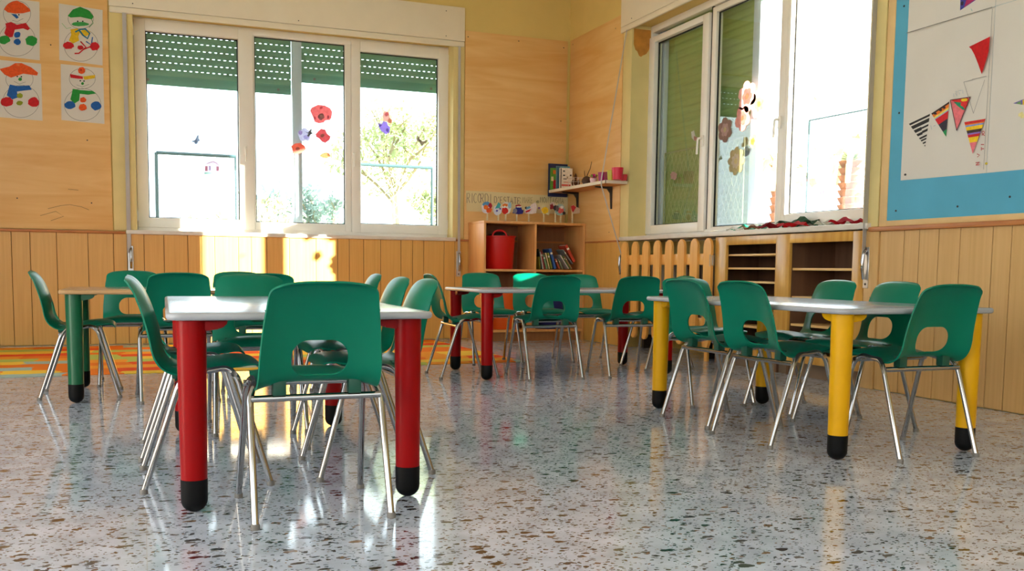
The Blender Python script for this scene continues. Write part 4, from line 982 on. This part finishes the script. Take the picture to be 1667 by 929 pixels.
drawing('snowman drawing with green scarf, blue mittens and two-coloured headband', [(392, 413), (667, 440), (675, 800), (397, 775)],
        [('o', 532, 508, 84, 66), ('o', 534, 676, 118, 104), ('b', 527, 456, 24, 22, OR, 16), ('b', 524, 452, 5, 5, (140, 30, 20)), ('p', [(452, 478), (535, 494), (536, 510), (500, 508), (456, 502)], RD), ('p', [(536, 494), (616, 484), (612, 506), (546, 516)], YL), ('b', 519, 522, 5, 5, BKc), ('b', 543, 524, 5, 5, BKc), ('b', 533, 540, 9, 9, GN, 17), ('l', [(495, 548), (530, 562), (575, 545)], 2, (120, 110, 105)),
         ('p', [(470, 574), (520, 582), (600, 588), (622, 604), (570, 612), (516, 606), (512, 650), (480, 670), (455, 642), (464, 606)], GN), ('b', 452, 680, 37, 25, BL, 18), ('b', 620, 683, 35, 29, BL, 19), ('b', 537, 645, 20, 17, OR, 20), ('b', 535, 693, 27, 22, OR, 21)])

# ------------------------------------------------------------------ blue pin board with the pennant posters
bd = thing('pin_board', 'large blue-painted board in a pale wood border on the wall', 'board', (XR-0.001, 3.0, 1.0))
link('panel', B((-.012, -1.2, .005), (0, 1.470, 2.0)), BLUEB, bd, smooth=False)
bm = bmesh.new(); box(bm, (-.016, 1.470, -.027), (0, 1.53, 2.0), 0, .002); box(bm, (-.016, -1.2, -.027), (0, 1.470, .005), 0, .002); link('border', bm, plain('pale_board_wood', srgb(226, 190, 132), .6), bd)
for y_, z_ in ((1.40, .06), (.95, .06), (.62, .09), (1.41, .62), (1.41, 1.22)):
    bm = bmesh.new(); tube(bm, [(-.011, y_, z_), (-.0145, y_, z_)], .006, 8); link('nail', bm, DARKMET, bd)
PX = XR-.0145
def poster(label, corners, ops):
    s = Sheet(lambda y_, z_: Vector((PX, y_, z_)), (-1, 0, 0)); s.base(corners, PAPER)
    F5 = lambda p: (lambda q: (q.y, q.z))(at_x(1467+p[0]/5.805, 130+p[1]/5.805, PX)); F7 = lambda p: (lambda q: (q.y, q.z))(at_x(1467+p[0]/7.145, p[1]/7.145, PX))
    for f, kind, pts, wd, colr in ops:
        F = F5 if f == 5 else F7 if f == 7 else (lambda p: p)
        q = [F(p) for p in pts]
        if kind == 'p': s.poly(q, ink(*colr))
        else: s.line(q, wd, ink(*colr))
    return tag(s.done('poster'), label, 'poster', 'paper posters on the blue board')
def tri_band(a, b_, apex, t0, t1):
    """strip of the triangle a-b-apex between heights t0 and t1"""
    L_ = lambda p, q, t_: (p[0]+(q[0]-p[0])*t_, p[1]+(q[1]-p[1])*t_)
    return [L_(a, apex, t0), L_(b_, apex, t0), L_(b_, apex, t1), L_(a, apex, t1)] if t1 < .999 else [L_(a, apex, t0), L_(b_, apex, t0), apex]
ops = []
A_, B_, C_ = (75, 415), (275, 320), (232, 632)
ops.append((5, 'p', tri_band(A_, B_, C_, 0, .07), 0, (40, 38, 38)))
for i, (t0, t1, s0, s1) in enumerate(((.12, .24, 0, 1), (.29, .40, .0, .5), (.31, .37, .5, 1), (.46, .55, 0, .5), (.44, .52, .5, 1), (.62, .68, 0, 1), (.72, .77, 0, 1), (.83, .88, 0, 1), (.94, 1, 0, 1))):
    q = tri_band(A_, B_, C_, t0, t1)
    if len(q) == 4:
        m_ = lambda p, r_, s: (p[0]+(r_[0]-p[0])*s, p[1]+(r_[1]-p[1])*s)
        q = [m_(q[0], q[1], s0), m_(q[0], q[1], s1), m_(q[3], q[2], s1), m_(q[3], q[2], s0)]
    ops.append((5, 'p', q, 0, (44, 42, 42)))
A_, B_, C_ = (290, 318), (460, 205), (432, 538)
for t0, t1, cc in ((0, .06, (60, 40, 40)), (.06, .16, (232, 120, 36)), (.16, .22, (236, 206, 90)), (.22, .26, (150, 180, 206)), (.26, .48, (206, 28, 40)), (.48, .78, (56, 52, 66)), (.78, 1, (40, 150, 84))): ops.append((5, 'p', tri_band(A_, B_, C_, t0, t1), 0, cc))
for bx in (330, 380, 415): ops.append((5, 'p', blob(bx, 318-(bx-330)*.66, 14, 12, bx, .2), 0, (52, 44, 44)))
A_, B_, C_ = (474, 192), (664, 162), (535, 480)
ops.append((5, 'p', [A_, B_, C_], 0, (228, 116, 122)))
ops += [(5, 'p', [(480, 192), (664, 162), (612, 285), (570, 235)], 0, (206, 36, 40)), (5, 'p', [(505, 206), (575, 215), (615, 285), (590, 282), (540, 245)], 0, (28, 132, 92)), (5, 'p', blob(606, 190, 32, 15, 4), 0, (240, 196, 40)), (5, 'p', blob(606, 232, 32, 26, 5), 0, (214, 40, 44))]
for p, q in ((A_, B_), (B_, C_), (C_, A_)): ops.append((5, 'l', [p, q], .004, (60, 44, 46)))
A_, B_, C_ = (608, 400), (808, 368), (690, 700)
for t0, t1, cc in ((0, .08, (206, 40, 36)), (.08, .11, (236, 130, 40)), (.11, .16, (130, 150, 206)), (.16, .27, (240, 196, 30)), (.27, .36, (62, 46, 40)), (.36, .41, (140, 110, 190)), (.41, .49, (196, 30, 40)), (.49, .65, (244, 200, 30)), (.65, 1, (232, 120, 130))): ops.append((5, 'p', tri_band(A_, B_, C_, t0, t1), 0, cc))
ops += [(5, 'l', [(606, 22), (690, 0)], .0025, (150, 146, 142)), (5, 'l', [(606, 22), (698, 318)], .0025, (140, 136, 132)), (5, 'l', [(698, 318), (805, 0)], .0025, (150, 146, 142)), (7, 'l', [(845, 925), (1010, 888)], .003, (150, 146, 142))]
RB = (186, 96, 96)
for st_ in ([(782, 490), (782, 528)], [(782, 490), (800, 486), (804, 504), (786, 512)], [(786, 512), (806, 528)], [(770, 612), (800, 612)], [(775, 636), (775, 668)], [(775, 652), (800, 652)], [(735, 700), (760, 712), (738, 730)], [(722, 784), (758, 780)], [(758, 780), (724, 806)], [(724, 806), (760, 802)]): ops.append((5, 'l', st_, .005, RB))
for st_ in ([(515, 130), (518, 160)], [(530, 112), (545, 108), (535, 130), (548, 150)], [(565, 105), (590, 100)], [(570, 120), (575, 140)], [(600, 95), (605, 130)], [(300, 430), (310, 470)], [(325, 440), (345, 430)]): ops.append((5, 'l', st_, .003, (176, 186, 196)))
ops.append((0, 'l', [(3.776, 1.24), (3.776, 2.05)], .003, (150, 146, 140)))
ops.append((7, 'p', [(815, 548), (1062, 428), (1045, 600), (1020, 690), (965, 866), (920, 740), (880, 640), (845, 575)], 0, (196, 6, 16)))
ops.append((0, 'l', [(4.364, 2.058), (3.776, 2.058)], .004, (130, 126, 120)))
poster('white poster with a zebra pennant and a big red pennant', [(4.372, 1.232), (3.7715, 1.222), (3.7725, 2.062), (4.370, 2.062)], ops)
poster('white poster above the zebra pennant poster, blue pennant tip showing', [(4.370, 2.0635), (3.7725, 2.0635), (3.7725, 2.80), (4.370, 2.80)],
       [(7, 'p', [(692, -40), (930, -40), (688, 122)], 0, (64, 62, 150)), (7, 'p', [(770, -30), (900, -30), (735, 85)], 0, (170, 40, 96)), (7, 'p', blob(712, 40, 18, 26, 4), 0, (40, 34, 60)), (7, 'l', [(815, 100), (830, 128)], .004, (150, 196, 186))])
poster('white poster with one violet striped pennant tip, beyond the zebra poster', [(3.7695, 1.222), (3.02, 1.215), (3.02, 2.062), (3.7705, 2.062)],
       [(5, 'p', [(1060, 222), (1150, 185), (1330, 160), (1190, 240)], 0, (110, 90, 170)), (5, 'p', [(1085, 222), (1130, 198), (1140, 235)], 0, (110, 150, 90)), (5, 'p', [(1150, 190), (1175, 184), (1190, 235), (1150, 236)], 0, (224, 190, 50)), (5, 'p', blob(1140, 330, 26, 28, 5, .3), 0, (228, 216, 150))])
poster('white poster in the top row, beside the wall edge of the board', [(3.7705, 2.0635), (3.02, 2.0635), (3.02, 2.80), (3.7705, 2.80)], [])
bm = bmesh.new(); lathe(bm, [(0, 0), (.006, 0), (.006, .006), (0, .008)], 10); o = link('push_pin', bm, ink(206, 180, 40)); o.location = (PX-.0012, 3.772, 1.27); o.rotation_euler = (0, -PI/2, 0)
tag(o, 'yellow push pin on the seam of two lower posters', 'pin')
bm = bmesh.new(); lathe(bm, [(0, 0), (.006, 0), (.006, .006), (0, .008)], 10); o = link('push_pin', bm, ink(70, 70, 70)); o.location = (PX-.0012, 4.335, 1.262); o.rotation_euler = (0, -PI/2, 0)
tag(o, 'dark push pin at the lower corner of the zebra poster', 'pin')

# ------------------------------------------------------------------ stickers on the panes
def sticker(label, cat, x0, y0, s, ops, plane, pos, group='stickers on the back window'):
    to = frameB(x0, y0, s, pos) if plane == 'B' else frameR(x0, y0, s, pos)
    sh_ = Sheet(to, (0, -1, 0) if plane == 'B' else (-1, 0, 0)); sh_.z0 = .0008
    for i, (k, pts, cc) in enumerate(ops):
        if k == 'l': sh_.line(pts, 3, film(*cc))
        elif i == 0: sh_.base(pts, film(*cc), .0008)
        else: sh_.poly(pts, film(*cc))
    tag(sh_.done('window_sticker'), label, cat, group)
YG = GB-.0035
def petals(cx, cy, r, n, seed, pr=.55):
    out = []; rnd = random.Random(seed)
    for k in range(n*8):
        a = 2*PI*k/(n*8); q = r*(.72+.28*abs(math.cos(n*a/2+seed))**.7)*(1+rnd.uniform(-.03, .03)); out.append((cx+q*math.cos(a), cy+q*math.sin(a)))
    return out
PF = (440, 150, 7.147)
sticker('big pink red poppy sticker, highest on the back window', 'sticker', *PF, [('p', [(462, 215), (480, 180), (550, 147), (630, 152), (695, 185), (720, 225), (712, 300), (690, 325), (640, 330), (620, 355), (560, 362), (515, 345), (498, 295)], (226, 92, 98)), ('p', blob(590, 285, 36, 38, 2), (92, 78, 78)), ('p', blob(590, 278, 16, 16, 3), (150, 150, 140)), ('p', blob(592, 182, 18, 14, 4), (176, 30, 52)), ('p', blob(518, 300, 12, 18, 5), (170, 30, 60)), ('p', blob(672, 290, 12, 22, 6), (150, 40, 70))], 'B', YG)
sticker('red poppy sticker under the big poppy', 'sticker', *PF, [('p', [(525, 490), (560, 450), (590, 425), (640, 435), (660, 480), (702, 515), (690, 555), (640, 590), (600, 575), (570, 540), (535, 520)], (206, 52, 66)), ('p', blob(605, 505, 22, 20, 2), (110, 70, 60))], 'B', YG)
sticker('orange red poppy sticker on the middle guide line', 'sticker', *PF, [('p', [(240, 630), (290, 596), (350, 590), (400, 625), (415, 665), (370, 700), (310, 722), (268, 705), (255, 660)], (232, 80, 48)), ('p', blob(318, 660, 24, 20, 2), (130, 56, 40))], 'B', YG)
sticker('pale violet pansy sticker beside the small dark butterfly', 'sticker', *PF, [('p', petals(400, 495, 82, 5, 1), (206, 206, 240)), ('p', blob(350, 470, 24, 26, 3), (156, 120, 190)), ('p', blob(420, 520, 36, 24, 4), (170, 160, 220))], 'B', YG)
sticker('small dark butterfly sticker over the pansy', 'sticker', *PF, [('p', [(395, 452), (440, 470), (470, 425), (482, 430), (478, 465), (505, 480), (470, 490), (440, 522), (430, 500), (445, 485)], (70, 80, 84))], 'B', YG-.0025)
sticker('yellow leaf sticker, lowest of the poppies', 'sticker', *PF, [('p', [(118, 832), (150, 780), (195, 730), (240, 722), (235, 770), (200, 820), (150, 838)], (248, 196, 120)), ('p', [(180, 740), (240, 722), (236, 745), (190, 762)], (240, 120, 90))], 'B', YG)
sticker('yellow orange petal sticker, below the red poppy', 'sticker', *PF, [('p', [(570, 740), (600, 712), (650, 698), (690, 712), (696, 750), (660, 768), (610, 765)], (250, 210, 140)), ('p', [(655, 702), (692, 715), (694, 748), (668, 740)], (246, 160, 120))], 'B', YG)
BF = (290, 200, 5.467)
sticker('blue grey butterfly sticker on the pane beside the snowmen', 'sticker', *BF, [('p', [(106, 166), (150, 150), (172, 105), (184, 110), (184, 135), (196, 160), (180, 165), (172, 185), (150, 190), (140, 172)], (120, 140, 170)), ('p', blob(158, 160, 8, 22, 2), (84, 100, 130))], 'B', YG)
sticker('little house sticker with a green base on the window', 'sticker', *BF, [('p', [(232, 455), (236, 372), (262, 352), (310, 336), (352, 356), (364, 380), (364, 455)], (232, 224, 240)), ('p', [(238, 385), (262, 385), (262, 428), (240, 428)], (170, 70, 96)), ('p', [(274, 382), (290, 382), (290, 422), (274, 422)], (170, 140, 190)), ('p', [(340, 388), (362, 388), (362, 428), (342, 428)], (166, 60, 90)), ('p', [(232, 440), (364, 440), (364, 460), (232, 460)], (120, 206, 180)), ('p', [(236, 372), (262, 352), (310, 336), (352, 356), (364, 380), (352, 370), (310, 350), (262, 364)], (206, 170, 200))], 'B', YG)
SF = (580, 160, 4.427)
sticker('violet bell flower sticker on the pane by the corner', 'sticker', *SF, [('p', [(155, 180), (180, 190), (195, 165), (220, 170), (228, 195), (245, 212), (238, 245), (215, 260), (180, 235), (165, 210)], (150, 120, 220)), ('p', blob(172, 192, 10, 14, 2), (90, 70, 150)), ('p', blob(224, 230, 10, 14, 3), (90, 70, 150))], 'B', YG)
sticker('small red and tan figure sticker above the violet bell', 'sticker', *SF, [('p', [(190, 110), (205, 92), (235, 95), (240, 135), (258, 160), (252, 182), (232, 178), (215, 165), (195, 165)], (228, 170, 160)), ('p', blob(218, 115, 14, 14, 2), (206, 70, 90)), ('p', blob(242, 162, 14, 18, 3), (206, 140, 96))], 'B', YG)
sticker('small brown butterfly sticker on the pane by the corner', 'sticker', *SF, [('p', [(432, 300), (445, 265), (458, 295), (480, 310), (515, 298), (505, 320), (485, 330), (478, 345), (464, 335), (455, 315)], (130, 110, 84)), ('p', [(445, 285), (458, 296), (470, 312), (455, 310)], (70, 60, 50))], 'B', YG)
RF = (1150, 130, 3.713); XG = GR-.0035; GG = 'stickers on the cabinet window'
def flower(label, cx, cy, r, n, c1, c2, seed):
    # the measuring frame is foreshortened along the wall, so the petals are laid out on the pane itself
    c0 = at_x(1150+cx/3.713, 130+cy/3.713, XG)
    sh_ = Sheet(lambda u, v: Vector((XG, c0.y+u, c0.z+v)), (-1, 0, 0)); sh_.base(petals(0, 0, r, n, seed), film(*c1), .0008); sh_.poly(petals(0, 0, r*.55, n, seed+1), film(*c2)); sh_.poly(blob(0, 0, r*.2, r*.2, seed), film(240, 220, 150))
    tag(sh_.done('window_sticker'), label, 'sticker', GG)
flower('large pink flower sticker, highest on the pane over the cabinet', 246, 100, .12, 6, (240, 170, 160), (226, 110, 100), 2)
flower('peach flower sticker next to the highest pink one', 318, 145, .11, 6, (250, 216, 190), (240, 160, 130), 3)
flower('pink flower sticker under the two highest ones', 218, 232, .10, 5, (236, 150, 140), (250, 200, 190), 4)
flower('brown pink flower sticker near the casement edge', 112, 302, .10, 6, (170, 110, 90), (226, 180, 170), 5)
flower('yellow tan daisy sticker, lower on the middle pane', 178, 490, .11, 8, (206, 180, 110), (240, 220, 200), 6)
flower('small orange flower sticker in the bright middle of pane', 280, 372, .05, 5, (240, 190, 120), (236, 150, 80), 7)
RF2 = (1050, 30, 2.654)
sticker('white and rust butterfly sticker on the shuttered casement', 'sticker', *RF2, [('p', [(200, 490), (212, 484), (218, 510), (232, 515), (224, 530), (212, 528), (202, 515)], (232, 226, 222)), ('p', [(212, 508), (230, 515), (224, 530), (212, 527)], (190, 110, 90))], 'R', XG, GG)
sticker('faint pink flower sticker low on the shuttered casement', 'sticker', *RF2, [('p', blob(124, 680, 14, 18, 3, .2), (206, 150, 146))], 'R', XG, GG)
RF3 = (1240, 240, 5.805)
for lab, cx, cy, rr_, cc in (('small red petal sticker on the pane by the grey strap', 382, 340, (18, 30), (232, 130, 120)), ('brown snowflake flower sticker on the pane by strap', 485, 325, (36, 40), (196, 140, 110)), ('small pink heart sticker on the pane by the strap', 565, 415, (28, 26), (240, 120, 140)), ('low pink patch sticker on the pane by the strap', 355, 475, (28, 20), (244, 160, 160))):
    sticker(lab, 'sticker', *RF3, [('p', blob(cx, cy, rr_[0], rr_[1], cx, .25), cc)], 'R', XG, GG)
sticker('tiny orange butterfly sticker, high on the brightest pane', 'sticker', 1240, 100, 5.0, [('p', [(420, 290), (438, 284), (440, 300), (452, 296), (446, 316), (428, 312)], (244, 170, 110))], 'R', XG, GG)

# ------------------------------------------------------------------ outdoors
struct(link('ground', B((-60, -60, -0.62), (80, 90, -0.45)), plain('pale_ground', srgb(170, 168, 150), .9, vary=.1, scale=1)))
FEN = plain('dark_green_fence', srgb(40, 66, 72), .5)
def fence_panel(label, x0, x1, z0, z1, Y):
    root = thing('garden_fence', label, 'fence', (x0, Y, -.45), 0, 'fence frames outside the back window')
    W2 = x1-x0; bm = bmesh.new()
    for x_ in (0, W2): tube(bm, [(x_, 0, 0), (x_, 0, z1+.45)], .022, 8)
    link('post', bm, FEN, root); bm = bmesh.new(); tube(bm, [(0, 0, z1+.45), (W2, 0, z1+.45)], .022, 8); tube(bm, [(0, 0, .2), (W2, 0, .2)], .018, 8); link('rail', bm, FEN, root)
    bm = bmesh.new(); h = z1+.45-.2; st_ = .16; k = -int(h/st_)-1
    while k*st_ < W2:
        for sg in (1, -1):
            a0, a1 = k*st_, k*st_+h; t0 = max(0, -a0/h); t1 = min(1, (W2-a0)/h)
            if t0 < t1:
                f_ = (lambda t_: .2+h*t_) if sg > 0 else (lambda t_: .2+h*(1-t_))
                tube(bm, [(a0+h*t0, .002*sg, f_(t0)), (a0+h*t1, .002*sg, f_(t1))], .0025, 4, caps=False)
        k += 1
    link('mesh', bm, plain('fence_wire', srgb(150, 166, 160), .5), root)
fence_panel('dark green framed fence panel outside, behind the house sticker', .215, 1.19, 1.3, 2.108, 13)
fence_panel('dark green framed fence panel outside, before the loose tree', 2.81, 3.84, 1.3, 2.09, 13)
BARK = plain('pale_bark', srgb(150, 136, 108), .9, vary=.2, scale=10)
def tree(label, loc, h, spread_, nleaf, leafcol, seed, lsize=.07):
    root = thing('tree', label, 'tree', loc); rnd = random.Random(seed); bm = bmesh.new(); tips = []
    def grow(p, d, ln, r, lev):
        q = p+d*ln; mid = p.lerp(q, .5)+Vector((rnd.uniform(-.05, .05), rnd.uniform(-.05, .05), 0))*ln
        tube(bm, [p, mid, q], [r, r*.85, r*.65], 6, caps=False); tips.append((q, lev)); tips.append((mid, lev))
        if lev < 4:
            for _ in range(3 if lev < 2 else 2):
                nd = (d+Vector((rnd.uniform(-1, 1), rnd.uniform(-1, 1), rnd.uniform(-.2, .5)))*spread_).normalized(); grow(q, nd, ln*rnd.uniform(.6, .8), r*.6, lev+1)
    grow(Vector((0, 0, 0)), Vector((0, 0, 1)), h*.32, h*.022, 0); link('trunk', bm, BARK, root)
    bm = bmesh.new(); cand = [t_ for t_, l2 in tips if l2 >= 2]
    for _ in range(nleaf):
        p = rnd.choice(cand)+Vector((rnd.gauss(0, .16), rnd.gauss(0, .16), rnd.gauss(0, .14)))*h*.22
        u = Vector((rnd.uniform(-1, 1), rnd.uniform(-1, 1), rnd.uniform(-1, 1))).normalized(); v = u.orthogonal().normalized(); s_ = lsize*rnd.uniform(.6, 1.3)
        bm.faces.new([bm.verts.new(p+x_) for x_ in (-u*s_, v*s_*.45, u*s_, -v*s_*.45)])
    link('foliage', bm, leafcol, root, smooth=False)
LF = plain('pale_leaf', srgb(176, 186, 140), .7, vary=.25, scale=3, trans=.3); LF2 = plain('blue_leaf', srgb(150, 172, 164), .7, vary=.25, scale=3, trans=.3)
tree('loose pale tree outside behind the violet bell sticker', (4.6, 17.5, -.45), 4.6, .75, 2600, LF, 3)
tree('bushy blue green tree outside, between the fence panels', (2.9, 19, -.45), 3.0, .85, 1600, LF2, 5)
tree('low pale tree outside behind the house sticker', (1.6, 18, -.45), 2.8, .85, 700, LF, 8)
tree('yellow green bush outside by the fence end', (5.6, 19, -.45), 3.3, .85, 1300, LF, 11)
tree('pale thin sapling outside beside the guide', (2.2, 16.5, -.45), 2.6, .7, 350, LF, 14)
PALM = plain('palm_bark', srgb(150, 96, 72), .9, vary=.4, scale=8)
def palm(label, x, y, z0, z1, r):
    root = thing('palm_trunk', label, 'palm', (x, y, -.45)); bm = bmesh.new(); prof = [(0, 0)]; z = 0.0; H_ = z1+.45
    while z < H_: prof += [(r*.8, z), (r*1.08, z+.10), (r*.86, z+.105)]; z += .12
    prof.append((0, H_)); lathe(bm, prof, 18); link('trunk', fix(bm), PALM, root)
    bm = bmesh.new(); rnd = random.Random(int(x*10))
    for k in range(16):
        a = k*2*PI/16; d_ = Vector((math.cos(a), math.sin(a), 0)); up = rnd.uniform(.15, .7)
        mid = [Vector((0, 0, H_))+d_*(.7*t_)+Vector((0, 0, up*math.sin(t_*2.4)-.5*t_*t_)) for t_ in (0, .25, .5, .75, 1)]
        for p, q in zip(mid, mid[1:]):
            s_ = Vector((-d_.y, d_.x, 0))*.05; bm.faces.new([bm.verts.new(v_) for v_ in (p-s_, p+s_, q+s_*.8-Vector((0, 0, .05)), q-s_*.8-Vector((0, 0, .05)))])
    link('fronds', bm, LF, root, smooth=False)
p1 = at_x(1384, 330, 11.0); palm('shaggy palm trunk outside the pane beside the grey strap', p1.x, p1.y, 0, 2.55, .20)
p2 = at_x(1268, 330, 9.0); palm('shaggy palm trunk outside between the two bright panes', p2.x, p2.y, 0, 2.2, .13)
bm = bmesh.new(); a, c2 = at_x(1318, 196, 8.0), at_x(1420, 179, 8.0); tube(bm, [(8.0, a.y, a.z), (8.0, c2.y-1.2, c2.z)], .009, 8); tube(bm, [(8.0, a.y, a.z), (8.0, a.y, -.45)], .014, 8); tube(bm, [(8.0, c2.y-1.2, c2.z), (8.0, c2.y-1.2, -.45)], .014, 8)
tag(link('railing', bm, FEN), 'thin dark railing outside the pane beside the grey strap', 'railing')
